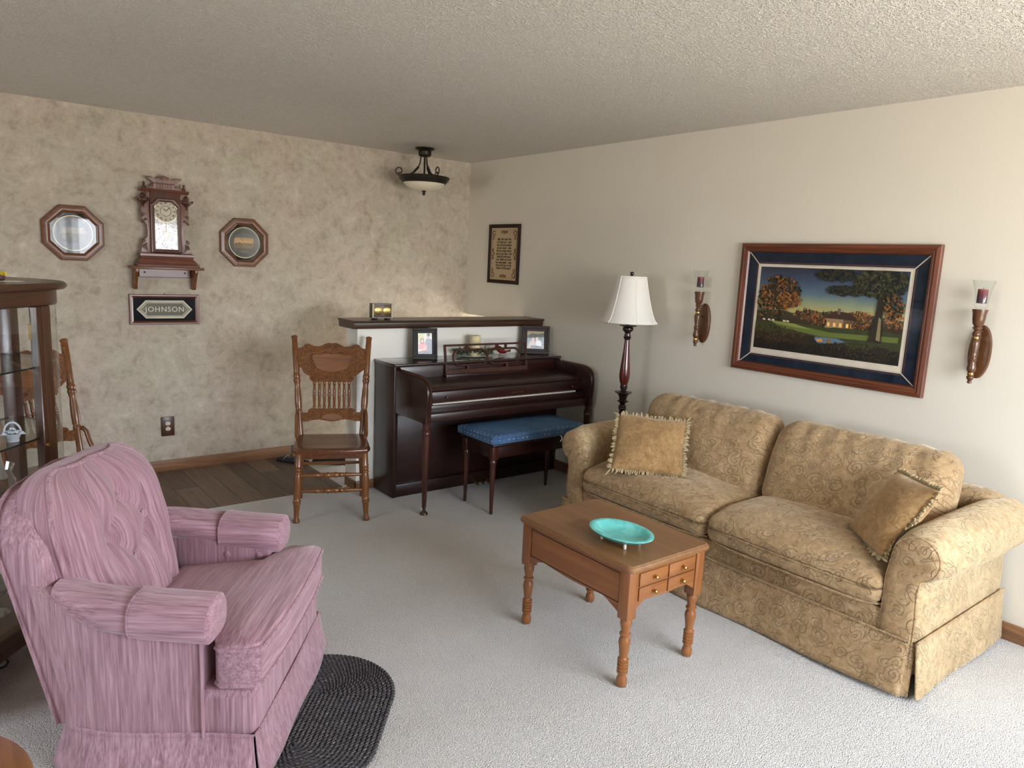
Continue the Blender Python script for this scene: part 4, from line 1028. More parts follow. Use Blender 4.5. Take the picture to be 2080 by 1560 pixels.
# the two framing trees
A([(.165, .36), (.185, .36), (.182, .55), (.20, .68), (.175, .60), (.15, .66), (.168, .54)], (40, 28, 20)); dabs(.17, .70, .15, .20, 520, DRK+AUT[:4], .024); dabs(.24, .62, .09, .10, 160, AUT, .022); dabs(.06, .62, .08, .1, 120, DRK+AUT, .022)
A([(.80, .22), (.885, .22), (.872, .5), (.88, .75), (.9, 1), (.83, 1), (.835, .7), (.825, .45)], (44, 38, 28)); A([(.85, .25), (.876, .24), (.868, .48), (.852, .5)], (130, 118, 84))
for (pts) in ([(.84, .74), (.70, .80), (.56, .79), (.55, .78), (.70, .775), (.84, .70)], [(.85, .9), (.7, .93), (.6, .97), (.7, .91), (.84, .86)]): A(pts, (48, 42, 32))
dabs(.84, .86, .17, .16, 620, DRK+[(62, 64, 40), (74, 74, 48)], .024); dabs(.63, .76, .13, .055, 200, DRK+[(66, 66, 44)], .02); dabs(.55, .93, .14, .07, 220, DRK, .02); dabs(.93, .62, .07, .12, 180, DRK+AUT[:2], .022)
for x in (.215, .24, .13, .10, .06): A([(x, .355), (x+.022, .35), (x+.02, .372), (x+.002, .375)], (196, 186, 160))
obj('landscape_print', art, amats, pt, None, fix=False)
bm = N(); add_box(bm, (-pw/2+.048, -.0105, -ph/2+.048), (pw/2-.048, -.0095, ph/2-.048)); obj('glass', bm, m_glass('nonglare_glass', (1, 1, 1, 1), 1.5, .35), pt, None)
bm = N(); add_box(bm, (-pw/2+.01, -.004, -ph/2+.01), (pw/2-.01, 0, ph/2-.01)); obj('backing', bm, M_DARKGAP, pt)

# ------------------------------------------------------------------ embroidered verse
sw, sh = .420, .489
sf = hang('framed_embroidery', 'narrow framed embroidered verse high on the cream wall by the corner', 'picture', (-.002, -.548, 1.662), 'right')
frame_bars((M_BROWNFR, M_BROWNFR), sw, sh, [(0, 0), (0, .016), (.006, .020), (.022, .018), (.030, .008), (.030, 0)], sf)
t = NT('linen'); v = t.coord('Object'); ck = t.n('ShaderNodeTexChecker', {'Vector': v, 'Scale': 700.0, 'Color1': lin(190, 168, 134), 'Color2': lin(172, 150, 116)}).outputs[0]
M_LINEN = t.set(Base_Color=ck, Roughness=.95)
bm = N(); quad(bm, -sw/2+.026, sw/2-.026, -sh/2+.026, sh/2-.026, -.007); obj('linen', bm, M_LINEN, sf, None, fix=False)
verse = "May the road rise\nto meet you - may\nthe wind be always\nat your back - may\nthe sun shine warm\nupon your face - the\nrains fall soft upon\nyour fields and until\nwe meet again - may\nGod hold you in the\nhollow of His hand"
M_THREAD = plain('green_brown_thread', lin(70, 54, 30), .9); M_THREAD2 = plain('rust_thread', lin(128, 74, 44), .9); M_THREAD3 = plain('olive_thread', lin(84, 80, 40), .9)
bm = N(); text_bm(bm, verse, .026, plane_M((0, -.0076, .003), (1, 0, 0), (0, 0, 1)), .25, offset=.0011, lines=.92); obj('verse', bm, M_THREAD, sf, None, 'stuff', fix=False)
bm = N(); bx_, bz_ = sw/2-.045, sh/2-.048
tube(bm, [(-bx_, -.0078, -bz_), (bx_, -.0078, -bz_), (bx_, -.0078, bz_), (-bx_, -.0078, bz_)], .0008, 4, closed=True); obj('border', bm, M_THREAD2, sf)
bm = N(); b2 = N(); rn = random.Random(4)
def sprig(cx, cz, n, r_):
    for i in range(n):
        a = 2*PI*i/n+rn.uniform(-.3, .3); q = N() if False else None
        p = (cx+r_*math.cos(a), cz+r_*math.sin(a)); tgt = bm if i % 2 else b2
        poly(tgt, [(p[0]+.009*math.cos(a+k), p[1]+.006*math.sin(a+k)) for k in (0, 1.6, 3.14, 4.7)], -.0077, 0)
for sx in (-1, 1):
    for sz in (-1, 1): sprig(sx*(bx_-.022), sz*(bz_-.024), 9, .018); sprig(sx*(bx_-.016), sz*(bz_-.062), 5, .012)
    sprig(sx*(bx_-.016), 0, 9, .016); sprig(sx*(bx_-.014), .034, 5, .009); sprig(sx*(bx_-.014), -.034, 5, .009)
for sz in (-1, 1): sprig(0, sz*(bz_-.016), 7, .010); sprig(-.03, sz*(bz_-.014), 5, .008); sprig(.03, sz*(bz_-.014), 5, .008)
obj('sprigs', bm, M_THREAD3, sf, None, 'stuff', fix=False); obj('rust_sprigs', b2, M_THREAD2, sf, None, 'stuff', fix=False)

# ------------------------------------------------------------------ candle sconces
M_SCWOOD = wood('sconce_walnut', lin(66, 38, 18), lin(98, 60, 30), 'z', .32, .3, .8, .2)
M_CGLASS = m_glass('candle_glass', (.97, .985, .98, 1), 1.45, 1.0)
t = NT('burgundy_wax'); g = t.coord('Generated'); sep = t.n('ShaderNodeSeparateXYZ', {0: g})
M_BURG = t.set(Base_Color=t.ramp(sep.outputs[2], [(.2, lin(58, 30, 48)), (.75, lin(112, 42, 56)), (1.0, lin(150, 84, 80))]), Roughness=.35)
sc1 = hang('wall_sconce', 'turned wooden candle sconce with a burgundy candle left of the large picture', 'sconce', (-.001, -2.632, 1.275), 'right', 'candle sconces beside the picture')
bm = N()
rings = [[Vector((.046*k*math.cos(2*PI*i/36), -y, .122*math.copysign(abs(math.sin(2*PI*i/36))**.9, math.sin(2*PI*i/36))*(k if k > .5 else k))) for i in range(36)] for k, y in ((1, 0), (1, .010), (.93, .016), (.8, .018), (.05, .018))]
loft(bm, rings); obj('back_plate', bm, M_SCWOOD, sc1, 30)
prof = [(.004, -.142), (.009, -.140), (.010, -.134), (.007, -.128), (.011, -.124), (.015, -.116), (.014, -.109), (.010, -.104), (.0115, -.1035), (.0115, -.092), (.012, -.091), (.018, -.080), (.0185, -.068), (.014, -.050), (.0125, -.040), (.0165, -.032), (.0165, -.029), (.014, -.0275), (.0165, -.026), (.0165, -.022), (.013, -.016), (.0135, 0), (.019, .036), (.0185, .050), (.0135, .060), (.0125, .0615), (.0125, .072), (.0135, .073), (.017, .078), (.0175, .086), (.013, .094), (.0115, .099), (.015, .104), (.0195, .109), (.0195, .113), (.014, .117), (.022, .128), (.0255, .150), (.027, .172), (.031, .190), (.031, .194), (.026, .194)]
bm = N(); lathe(bm, prof, (0, -.075, 0), 22); post = obj('turned_post', bm, M_SCWOOD, sc1, 45)
for z0, z1 in ((-.1035, -.092), (.0615, .072)):
    bm = N(); lathe(bm, [(.0128, z0), (.0132, z0+.002), (.0132, z1-.002), (.0128, z1)], (0, -.075, 0), 18); obj('brass_band', bm, M_BRASS, post)
for z in (-.075, .042):
    bm = N(); tube(bm, [(0, -.016, z), (0, -.062, z)], .004, 8); obj('bracket_pin', bm, M_BRASS, sc1)
bm = N()
gp = [(.010, .196), (.022, .199), (.026, .208), (.029, .213), (.0285, .216), (.026, .220), (.0275, .24), (.033, .275), (.046, .322), (.0445, .322), (.0315, .275), (.0255, .24), (.024, .222), (.010, .219)]
seg = 26; rings = [[Vector((r_*math.cos(2*PI*i/seg), -.075+r_*math.sin(2*PI*i/seg), z)) for i in range(seg)] for r_, z in gp]
loft(bm, rings); obj('glass_cup', bm, M_CGLASS, sc1, 60)
bm = N(); lathe(bm, [(.018, .2205), (.0205, .222), (.0205, .280), (.018, .284), (.006, .281), (0, .280)], (0, -.075, 0), 18); cw = obj('candle', bm, M_BURG, sc1, 50)
bm = N(); tube(bm, [(0, -.075, .278), (.001, -.075, .292)], .001, 5); obj('wick', bm, M_DARKGAP, cw)
s2 = copy_tree(sc1); s2.location = (-.001, -4.166, 1.285); s2['label'] = 'turned wooden candle sconce with a burgundy candle right of the large picture'

# ------------------------------------------------------------------ floor lamp behind the sofa arm
M_LMPDARK = plain('lamp_dark_turning', lin(34, 16, 14), .3, coat=.4); M_LMPRED = wood('lamp_red_mahogany', lin(64, 18, 12), lin(96, 34, 22), 'z', .22, .6, .7, .1)
t = NT('white_lampshade'); M_SHADE = t.set(Base_Color=lin(226, 222, 214), Roughness=.8, Specular_IOR_Level=.2, Normal=t.bump(t.noise(t.coord('Object', (1, 1, .2)), 260, 2), .1, .0006))
M_SHTRIM = plain('shade_braid', lin(244, 240, 228), .7)
lp = thing('floor_lamp', 'turned red mahogany floor lamp with a white bell shade behind the sofa', 'lamp', (-.235, -2.213, 0))
bm = N(); lathe(bm, [(.118, 0), (.122, .006), (.120, .016), (.10, .024), (.06, .034), (.035, .05), (.028, .07)], seg=32); obj('base', bm, M_LMPDARK, lp)
bm = N(); lathe(bm, [(.028, .06), (.022, .085), (.018, .10), (.024, .12), (.029, .20), (.022, .42), (.016, .56), (.014, .60), (.017, .63), (.019, .655)], seg=20); obj('lower_pole', bm, M_LMPRED, lp)
bm = N(); lathe(bm, [(.016, .645), (.021, .668), (.0285, .676), (.024, .684), (.028, .690), (.023, .698), (.016, .704), (.021, .715), (.036, .722), (.038, .726), (.030, .730), (.023, .737), (.028, .760), (.042, .776), (.0575, .784), (.0575, .789), (.03, .793), (.019, .798), (.017, .803), (.022, .808), (.025, .816), (.022, .823), (.025, .829), (.022, .836)], seg=24); obj('lower_turning', bm, M_LMPDARK, lp, 50)
bm = N(); lathe(bm, [(.021, .835), (.028, .850), (.034, .880), (.035, .905), (.032, .95), (.024, 1.03), (.018, 1.10), (.016, 1.135)], seg=24); obj('column', bm, M_LMPRED, lp)
bm = N(); lathe(bm, [(.016, 1.13), (.023, 1.140), (.027, 1.147), (.021, 1.153), (.023, 1.160), (.017, 1.170), (.021, 1.182), (.034, 1.192), (.036, 1.206), (.033, 1.212), (.025, 1.215), (.055, 1.221), (.056, 1.225), (.013, 1.228), (.012, 1.30), (.0, 1.30)], seg=24); obj('upper_turning', bm, M_LMPDARK, lp, 50)
def shade_r(z): u = (z-1.245)/.295; return .186-.092*u**.62+(.0)*u
seg = 48; bm = N(); zz_ = [1.245+.295*i/14 for i in range(15)]
outer = [[Vector((shade_r(z)*math.cos(2*PI*i/seg), shade_r(z)*math.sin(2*PI*i/seg), z)) for i in range(seg)] for z in zz_]
loft(bm, outer, caps=False); sh_ = obj('shade', bm, M_SHADE, lp, 60, solid=.002)
for z in (1.247, 1.538):
    bm = N(); tube(bm, [(shade_r(z)*math.cos(2*PI*i/seg), shade_r(z)*math.sin(2*PI*i/seg), z) for i in range(seg)], .0035, 6, closed=True); obj('shade_braid', bm, M_SHTRIM, sh_)
for k in range(6):
    a = math.radians(240+60*k); bm = N(); tube(bm, [((shade_r(z)+.001)*math.cos(a), (shade_r(z)+.001)*math.sin(a), z) for z in zz_], .003, 6); obj('shade_seam', bm, M_SHTRIM, sh_)
bm = N(); lathe(bm, [(.005, 1.538), (.006, 1.545), (.012, 1.552), (.0125, 1.560), (.010, 1.567), (0, 1.570)], seg=16); obj('finial', bm, M_LMPDARK, lp, 60)
bm = N()
for k in range(3): a = k*2*PI/3; tube(bm, [(0, 0, 1.542), (.092*math.cos(a), .092*math.sin(a), 1.536)], .0015, 5)
obj('shade_spider', bm, M_LMPDARK, lp)

# ------------------------------------------------------------------ semi-flush ceiling light over the stairs
M_IRON = plain('oil_rubbed_bronze', lin(38, 30, 24), .45, .35)
M_FROST = NT('frosted_glass_bowl').set(Base_Color=lin(216, 208, 184), Roughness=.35, Subsurface_Weight=.2, Subsurface_Radius=(.02, .02, .015))
cl = thing('ceiling_light', 'bronze ceiling light with a frosted glass bowl hanging near the corner', 'ceiling light', (-.70, -.385, 2.44), 1.03)
bm = N(); lathe(bm, [(.075, 0), (.076, -.005), (.064, -.016), (.046, -.020), (.050, -.024), (.050, -.052), (.046, -.058), (.040, -.064), (.012, -.066)], seg=32); obj('canopy', bm, M_IRON, cl, 40)
bm = N(); tube(bm, [(0, 0, -.06), (0, 0, -.30)], .008, 10); obj('stem', bm, M_IRON, cl)
for k in range(3):
    a = math.radians(90+120*k); d_ = Vector((math.cos(a), math.sin(a), 0))
    pts = [(.030, -.06), (.031, -.085), (.036, -.115), (.050, -.150), (.078, -.182), (.115, -.205), (.150, -.216), (.180, -.218)]
    bm = N(); tube(bm, [d_*r_+Vector((0, 0, z)) for r_, z in pts], .0055, 8); ar = obj('arm', bm, M_IRON, cl)
    bm = N(); q = Vector((0, 0, 1))
    for m in range(4): c_ = d_*(.050+.010*m)+Vector((0, 0, -.148-.0115*m)); bmesh.ops.create_icosphere(bm, subdivisions=2, radius=.0105, matrix=Matrix.Translation(c_))
    obj('leaf_knot', bm, M_IRON, ar, 80, kind='stuff')
    sp_ = []
    for m in range(22): th = -PI/2+m*.33; rr = .031*(1-.022*m); sp_.append(d_*(.190+rr*math.cos(th)+.004)+Vector((0, 0, -.182+rr*math.sin(th))))
    bm = N(); tube(bm, sp_, .0045, 7); obj('scroll', bm, M_IRON, ar)
bm = N(); lathe(bm, [(.165, -.216), (.196, -.216), (.200, -.221), (.197, -.228), (.190, -.232), (.182, -.245), (.172, -.262), (.166, -.268), (.160, -.266), (.160, -.222)], seg=48); rg = obj('rim', bm, M_IRON, cl, 40)
for k in range(6):
    a = math.radians(30+60*k); bm = N(); lathe(bm, [(0, .004), (.005, .004), (.006, .001), (.010, .001), (.0105, .004), (.013, .003), (.0135, 0)], seg=16, M=Matrix.Translation((.1865*math.cos(a), .1865*math.sin(a), -.243)) @ Matrix.Rotation(a, 4, 'Z') @ Matrix.Rotation(PI/2+.5, 4, 'Y')); obj('rosette', bm, M_IRON, rg)
bm = N(); lathe(bm, [(.163, -.255)]+[(.163*math.cos(b_), -.255-.068*math.sin(b_)) for b_ in [i*PI/2/12 for i in range(1, 13)]], seg=48); obj('glass_bowl', bm, M_FROST, cl, 60)
bm = N(); lathe(bm, [(.018, -.322), (.016, -.330), (.010, -.336), (.011, -.342), (.012, -.350), (.007, -.357), (0, -.359)], seg=16); obj('finial', bm, M_IRON, cl, 60)

# ------------------------------------------------------------------ octagonal framed plates
def oct_ring(ap, y): R_ = ap/math.cos(PI/8); return [Vector((R_*math.cos(PI/8+PI/4*i), -y, R_*math.sin(PI/8+PI/4*i))) for i in range(8)]
M_BLACKV = plain('black_velvet', lin(14, 13, 14), .95, spec=.05)
M_GOLDRIM = plain('gilt_rim', lin(206, 186, 140), .3, .7)
def plate_frame(label, loc, cols, seed):
    t_ = hang('framed_plate', label, 'framed plate', loc, 'back', 'octagonal framed plates')
    ap = .172; prof = [(ap, 0), (ap, .022), (ap-.004, .028), (ap-.024, .032), (ap-.034, .030), (ap-.037, .034), (ap-.044, .030), (ap-.048, .018), (ap-.048, 0)]
    for k in range(8):
        bm = N(); L = [(oct_ring(a, y)[k], oct_ring(a, y)[(k+1) % 8]) for a, y in prof]; loft(bm, [[p[0] for p in L], [p[1] for p in L]]); obj('frame_rail', bm, M_OAKFR, t_, 25)
    bm = N(); f_ = bm.faces.new([bm.verts.new(p) for p in oct_ring(ap-.047, .004)]); obj('velvet', bm, M_BLACKV, t_, None)
    Ry = Matrix.Rotation(PI/2, 4, 'X')
    bm = N(); lathe(bm, [(0, .006), (.070, .006), (.080, .009), (.100, .014), (.108, .0165), (.109, .016), (.109, .014), (.07, .005)], seg=48, M=Ry); pl = obj('plate', bm, plain('plate_porcelain_%d' % seed, lin(*cols[0]), .3), t_, 60)
    bm = N(); tube(bm, [(.109*math.cos(2*PI*i/48), -.0165, .109*math.sin(2*PI*i/48)) for i in range(48)], .0014, 6, closed=True); obj('gilt_edge', bm, M_GOLDRIM, pl)
    # generic marsh-at-dusk picture in the well
    bm = N(); ms = []; r_ = random.Random(seed); n = [0]
    def P(pts, c):
        n[0] += 1; m = flat('plate_%02x%02x%02x' % c, lin(*c), .5)
        if m not in ms: ms.append(m)
        q = []
        for a, b in pts:
            L_ = math.hypot(a, b); k = min(1, .98/L_) if L_ > 0 else 1; q.append((a*k*.079, b*k*.079))
        poly(bm, q, -.0066-.000006*n[0], ms.index(m))
    P(circ(0, 0, 1, None, 32), cols[1]); P([(-1, -.2), (1, -.2), (.95, .5), (-.95, .5)], cols[2]); 
    for i in range(60): x, z = r_.uniform(-.75, .75), r_.uniform(-.08, .22); P([(x, z), (x+.05, z+.01), (x+.04, z+r_.uniform(.1, .3)), (x-.01, z+.12)], r_.choice([cols[3], cols[2], cols[7]]))
    P([(-1, -.1), (-.5, .0), (.2, -.05), (1, .02), (.9, -.6), (-.9, -.6)], cols[4])
    for i in range(150):
        x, z = r_.uniform(-.95, .95), r_.uniform(-.75, .12); c = r_.choice(cols[5:]); L_ = r_.uniform(.03, .12); P([(x, z), (x+.03, z), (x+.02+r_.uniform(-.05, .05), z+L_)], c)
    P([(-.8, -.98), (.8, -.98), (.9, -.6), (.2, -.52), (-.9, -.56)], cols[6])
    obj('plate_picture', bm, ms, pl, None, fix=False)
    bm = N(); bm.faces.new([bm.verts.new(p) for p in oct_ring(ap-.045, .0235)]); obj('glass', bm, M_PICGLASS_FULL, t_, None)
    bm = N(); f_ = loft(bm, [oct_ring(ap-.002, .003), oct_ring(ap-.002, 0)]); obj('backing', bm, M_DARKGAP, t_)
M_PICGLASS_FULL = m_glass('bare_picture_glass', (1, 1, 1, 1), 1.5, 1.0)
plate_frame('octagonal oak-framed plate reflecting the window, left of the mantel clock', (-3.048, -.001, 1.643), [(70, 72, 78), (60, 66, 76), (120, 110, 100), (150, 136, 120), (70, 62, 50), (96, 82, 60), (48, 44, 40), (120, 100, 70)], 31)
plate_frame('octagonal oak-framed plate with a golden marsh scene, right of the mantel clock', (-1.976, -.001, 1.642), [(84, 84, 78), (96, 98, 92), (176, 140, 100), (232, 186, 128), (116, 100, 72), (150, 126, 80), (84, 76, 64), (206, 176, 108)], 32)

# ------------------------------------------------------------------ mantel clock on its wall shelf
M_GING = wood('carved_walnut', lin(96, 58, 46), lin(140, 98, 82), 'z', .42, .15, .8, .25); M_GING_X = wood('carved_walnut_across', lin(84, 44, 32), lin(124, 76, 60), 'x', .4, .2, .8, .25)
M_GINGD = wood('dark_walnut', lin(62, 32, 22), lin(94, 54, 38), 'z', .4, .2, .8, .25)
sh = hang('wall_shelf', 'small oak wall shelf on two brackets carrying the carved clock', 'shelf', (-2.508, -.001, 1.452), 'back')
bm = N(); add_box(bm, (-.232, -.145, -.018), (.217, 0, .0), .004, 2); obj('board', bm, M_OAKFR, sh)
bm = N(); add_box(bm, (-.17, -.016, -.075), (.155, 0, -.018), .003, 1); rl = obj('back_rail', bm, M_GING_X, sh)
for x in (-.135, .12):
    bm = N(); lathe(bm, [(0, .003), (.005, .002), (.006, 0)], seg=10, M=Matrix.Translation((x, -.016, -.042)) @ Matrix.Rotation(PI/2, 4, 'X')); obj('screw_plug', bm, M_DARKGAP, rl)
for x in (-.20, .17):
    bm = N(); prism(bm, [(-.125, -.018), (-.126, -.035), (-.10, -.06), (-.075, -.10), (-.06, -.150), (-.055, -.155), (-.03, -.155), (0, -.150), (0, -.018)], x-.010, x+.010, 'x', .002); obj('bracket', bm, M_OAKFR_Z, sh)
ky = thing('clock_key', 'small dark winding key at the right end of the clock shelf', 'key', (-2.322, -.10, 1.452))
bm = N(); tube(bm, [(.010*math.cos(2*PI*i/16), 0, .0135+.0105*math.sin(2*PI*i/16)) for i in range(16)], .002, 6, closed=True); obj('bow', bm, M_DARKGAP, ky)
bm = N(); tube(bm, [(-.010, 0, .004), (.012, .004, .004)], .0028, 6); obj('shank', bm, M_DARKGAP, ky)
ck = hang('mantel_clock', 'carved walnut mantel clock with roman numerals on the wall shelf', 'clock', (-2.515, -.012, 1.452), 'back')
# base of stacked mouldings
bm = N(); rings = []
for w_, d_, z in ((.190, .115, 0), (.192, .117, .012), (.186, .112, .018), (.180, .108, .026), (.183, .110, .032), (.176, .106, .040), (.160, .096, .054), (.162, .098, .058), (.164, .099, .064), (.168, .102, .070), (.168, .102, .084), (.164, .099, .088)):
    rings.append([Vector(p) for p in ((-w_, 0, z), (w_, 0, z), (w_, -d_, z), (-w_, -d_, z))])
loft(bm, rings); obj('base', bm, M_GING_X, ck, 20)
bm = N(); add_box(bm, (-.094, -.070, .088), (.094, 0, .50), .002); obj('case', bm, M_GINGD, ck)
# carved side panels with a cusped outline
def side_out(s): return [(s*a, b) for a, b in ((.09, .088), (.165, .088), (.160, .098), (.150, .103), (.152, .125), (.146, .150), (.138, .165), (.140, .178), (.130, .186), (.116, .184), (.112, .20), (.108, .235), (.112, .27), (.124, .292), (.136, .296), (.146, .310), (.148, .328), (.140, .338), (.146, .352), (.150, .372), (.142, .386), (.148, .404), (.140, .424), (.12, .436), (.10, .44), (.09, .44))]
for s in (-1, 1):
    bm = N(); prism(bm, side_out(s), -.058, -.036, 'y', .003); sp_ = obj('side_carving', bm, M_GING, ck)
    for (cx, cz, r_, sgn) in ((.138, .166, .014, 1), (.138, .335, .014, -1), (.128, .415, .013, 1)):
        bm = N(); pts = [(s*(cx+sgn*(r_*(1-m/20))*math.cos(m*.5)), -.060, cz+(r_*(1-m/20))*math.sin(m*.5)) for m in range(18)]; tube(bm, pts, .0022, 5); obj('scroll', bm, M_GINGD, sp_)
    for m in range(4):
        bm = N(); tube(bm, [(s*(.118+.008*m), -.060, .106+.004*m), (s*(.122+.008*m), -.061, .130), (s*(.120+.006*m), -.060, .155-.004*m)], .0022, 5); obj('flute', bm, M_GINGD, sp_)
    for (x, z) in ((.136, .296), (.121, .308), (.143, .290)):
        bm = N(); lathe(bm, [(0, .008), (.005, .007), (.008, .003), (.008, 0)], seg=12, M=Matrix.Translation((s*x, -.058, z)) @ Matrix.Rotation(PI/2, 4, 'X')); obj('boss', bm, M_GINGD, sp_)
    # urn-shaped turned ornament on each shoulder
    bm = N(); lathe(bm, [(.010, .384), (.012, .392), (.009, .400), (.016, .412), (.030, .424), (.036, .432), (.036, .438), (.022, .442), (.012, .446), (.016, .454), (.018, .462), (.012, .470), (.009, .478), (0, .482)], (s*.136, -.052, 0), 18); ur = obj('urn', bm, M_GINGD, ck, 50)
    for a in (-1, 1):
        bm = N(); lathe(bm, [(0, .432), (.006, .434), (.008, .440), (.006, .447), (0, .449)], (s*.136+a*.036, -.062, 0), 10); obj('bead', bm, M_GINGD, ur)
    bm = N(); lathe(bm, [(.008, .508), (.012, .514), (.013, .522), (.008, .530), (.006, .534), (.009, .540), (.009, .546), (.005, .552), (0, .554)], (s*.124, -.045, 0), 14); obj('finial', bm, M_GINGD, ck, 50)
# cornice and crest
bm = N(); prism(bm, [(0, .488), (-.060, .488), (-.064, .494), (-.074, .498), (-.078, .504), (-.074, .510), (0, .510)], -.150, .150, 'x'); obj('cornice', bm, M_GING_X, ck, 30)
bm = N(); prism(bm, [(-.115, .488), (-.115, .455), (-.09, .445), (.09, .445), (.115, .455), (.115, .488)], -.062, -.040, 'y', .002); obj('frieze', bm, M_GING, ck)
cres = [(-.112, .510), (-.108, .520), (-.085, .522), (-.070, .535), (-.060, .548), (-.078, .556), (-.088, .570), (-.104, .578), (-.110, .588), (-.090, .590), (-.074, .584), (-.060, .572), (-.046, .572), (-.036, .578), (-.028, .592), (-.014, .594), (0, .604)]
bm = N(); prism(bm, cres+[(-x, z) for x, z in reversed(cres[:-1])], -.052, -.036, 'y', .002); crest = obj('crest', bm, M_GING, ck)
for i in range(7):
    a = math.radians(30+20*i); bm = N(); tube(bm, [(.006*math.cos(a), -.053, .566+.004*math.sin(a)), (.030*math.cos(a), -.056, .566+.020*math.sin(a)+.004), (.036*math.cos(a), -.054, .566+.030*math.sin(a))], [.002, .0045, .003], 6, flat=.6); obj('shell_rib', bm, M_GING, crest)
for i in range(6):
    x = -.042+i*.0168; bm = N(); add_box(bm, (x-.0045, -.0565, .514), (x+.0045, -.050, .544), .002, 1); obj('reed', bm, M_GING, crest)
bm = N(); add_box(bm, (-.065, -.058, .545), (.065, -.050, .551), .002, 1); obj('bead_rail', bm, M_GINGD, crest)
for s in (-1, 1):
    bm = N(); tube(bm, [(s*(.078+(.015*(1-m/20))*math.cos(m*.5)), -.054, .530+(.012*(1-m/20))*math.sin(m*.5)) for m in range(18)], .0022, 5); obj('scroll', bm, M_GINGD, crest)
# door with clipped corners
def door_out(k): return [(-.094+k, .092+k), (.094-k, .092+k), (.094-k, .408-k*.4), (.052-k*.6, .452-k), (-.052+k*.6, .452-k), (-.094+k, .408-k*.4)]
A_, B_ = door_out(0), door_out(.0245)
for k in range(6):
    bm = N(); n_ = (k+1) % 6
    L = [(A_, .070), (A_, .080), (door_out(.006), .084), (door_out(.017), .082), (B_, .076), (B_, .070)]
    loft(bm, [[Vector((o[k][0], -y, o[k][1])) for o, y in L], [Vector((o[n_][0], -y, o[n_][1])) for o, y in L]]); obj('door_rail', bm, M_GINGD, ck, 25)
t = NT('antique_clock_paper'); M_DIALP = t.set(Base_Color=t.ramp(t.noise(t.coord('Object'), 20, 4), [(.3, lin(188, 180, 156)), (.7, lin(214, 206, 184))]), Roughness=.7)
M_INK = flat('clock_ink', lin(40, 36, 34), .7)
bm = N(); 
for s in (1,):
    lathe(bm, [(0, .002), (.068, .002), (.071, .001), (.071, 0)], seg=40, M=Matrix.Translation((0, -.070, .368)) @ Matrix.Rotation(PI/2, 4, 'X'))
dl = obj('dial', bm, M_DIALP, ck, 40)
bm = N(); RN = ['XII', 'I', 'II', 'III', 'IIII', 'V', 'VI', 'VII', 'VIII', 'IX', 'X', 'XI']
for i, s in enumerate(RN):
    a = PI/2-i*PI/6; u_ = Vector((math.cos(a), 0, math.sin(a))); r_ = u_.cross(Vector((0, 1, 0)))*-1
    r_ = Vector((math.sin(a), 0, -math.cos(a)))
    text_bm(bm, s, .0165, plane_M((.054*u_.x, -.0728, .368+.054*u_.z), r_, u_), offset=.0004)
for R_, w_ in ((.043, .0006), (.033, .0014), (.0665, .0006)):
    tube(bm, [(R_*math.cos(2*PI*i/40), -.0725, .368+R_*math.sin(2*PI*i/40)) for i in range(40)], w_, 4, closed=True)
obj('numerals', bm, M_INK, dl, None, 'stuff', fix=False)
for a, L_ in ((math.radians(43), .040), (math.radians(128), .024)):
    bm = N(); tube(bm, [(0, -.0745, .368), (L_*.6*math.cos(a), -.0745, .368+L_*.6*math.sin(a)), (L_*math.cos(a), -.0745, .368+L_*math.sin(a))], [.0012, .0022, .0006], 5); obj('hand', bm, M_INK, dl)
bm = N(); tube(bm, [(.0715*math.cos(2*PI*i/44), -.0725, .368+.0715*math.sin(2*PI*i/44)) for i in range(44)], .002, 6, closed=True); obj('dial_bezel', bm, plain('tarnished_brass', lin(190, 178, 140), .3, .8), dl)
# lower door panel; branches reflected in the glass are painted on it
t = NT('painted_branch_reflection'); v = t.coord('Object'); f = t.noise(v, 38, 4, .7, 1.6)
M_BRANCHREFL = t.set(Base_Color=t.ramp(f, [(.40, lin(96, 92, 92)), (.50, lin(206, 202, 204))]), Metallic=.0, Roughness=.3, Specular_IOR_Level=.8)
bm = N(); quad(bm, -.072, .072, .115, .365, -.0705); obj('tablet', bm, M_BRANCHREFL, ck, None, fix=False)
bm = N(); tube(bm, [(0, -.072, .29), (0, -.0725, .225)], .0015, 5); lathe(bm, [(0, .002), (.014, .0018), (.016, 0)], seg=20, M=Matrix.Translation((0, -.072, .215)) @ Matrix.Rotation(PI/2, 4, 'X')); obj('pendulum', bm, M_BRASS, ck, kind='stuff')
bm = N(); gl = door_out(.023); bm.faces.new([bm.verts.new((x, -.0772, z)) for x, z in gl]); obj('glass', bm, m_glass('old_clock_glass', (1, 1, 1, 1), 1.5, .45), ck, None)

# ------------------------------------------------------------------ crocheted name panel
jf = hang('framed_crochet', 'framed white crochet panel lettered JOHNSON on navy below the clock shelf', 'picture', (-2.521, -.001, 1.158), 'back')
frame_bars((M_CHERRY_X, M_CHERRY_Z), .445, .206, [(0, 0), (0, .016), (.003, .019), (.012, .019), (.016, .016), (.024, .010), (.024, 0)], jf)
bm = N(); quad(bm, -.20, .20, -.082, .082, -.005); obj('navy_ground', bm, plain('navy_cloth', lin(18, 22, 30), .9, spec=.1), jf, None, fix=False)
M_CROCH = plain('crochet_cotton', lin(230, 224, 206), .9); 
def hexo(k): return [(-.172*k-.0*(1-k), 0), (-.118, .052*k), (.118, .052*k), (.172*k, 0), (.118, -.052*k), (-.118, -.052*k)]
def hx(d): return [(-.176+d*1.6, 0), (-.120+d*.6, .060-d), (.120-d*.6, .060-d), (.176-d*1.6, 0), (.120-d*.6, -.060+d), (-.120+d*.6, -.060+d)]
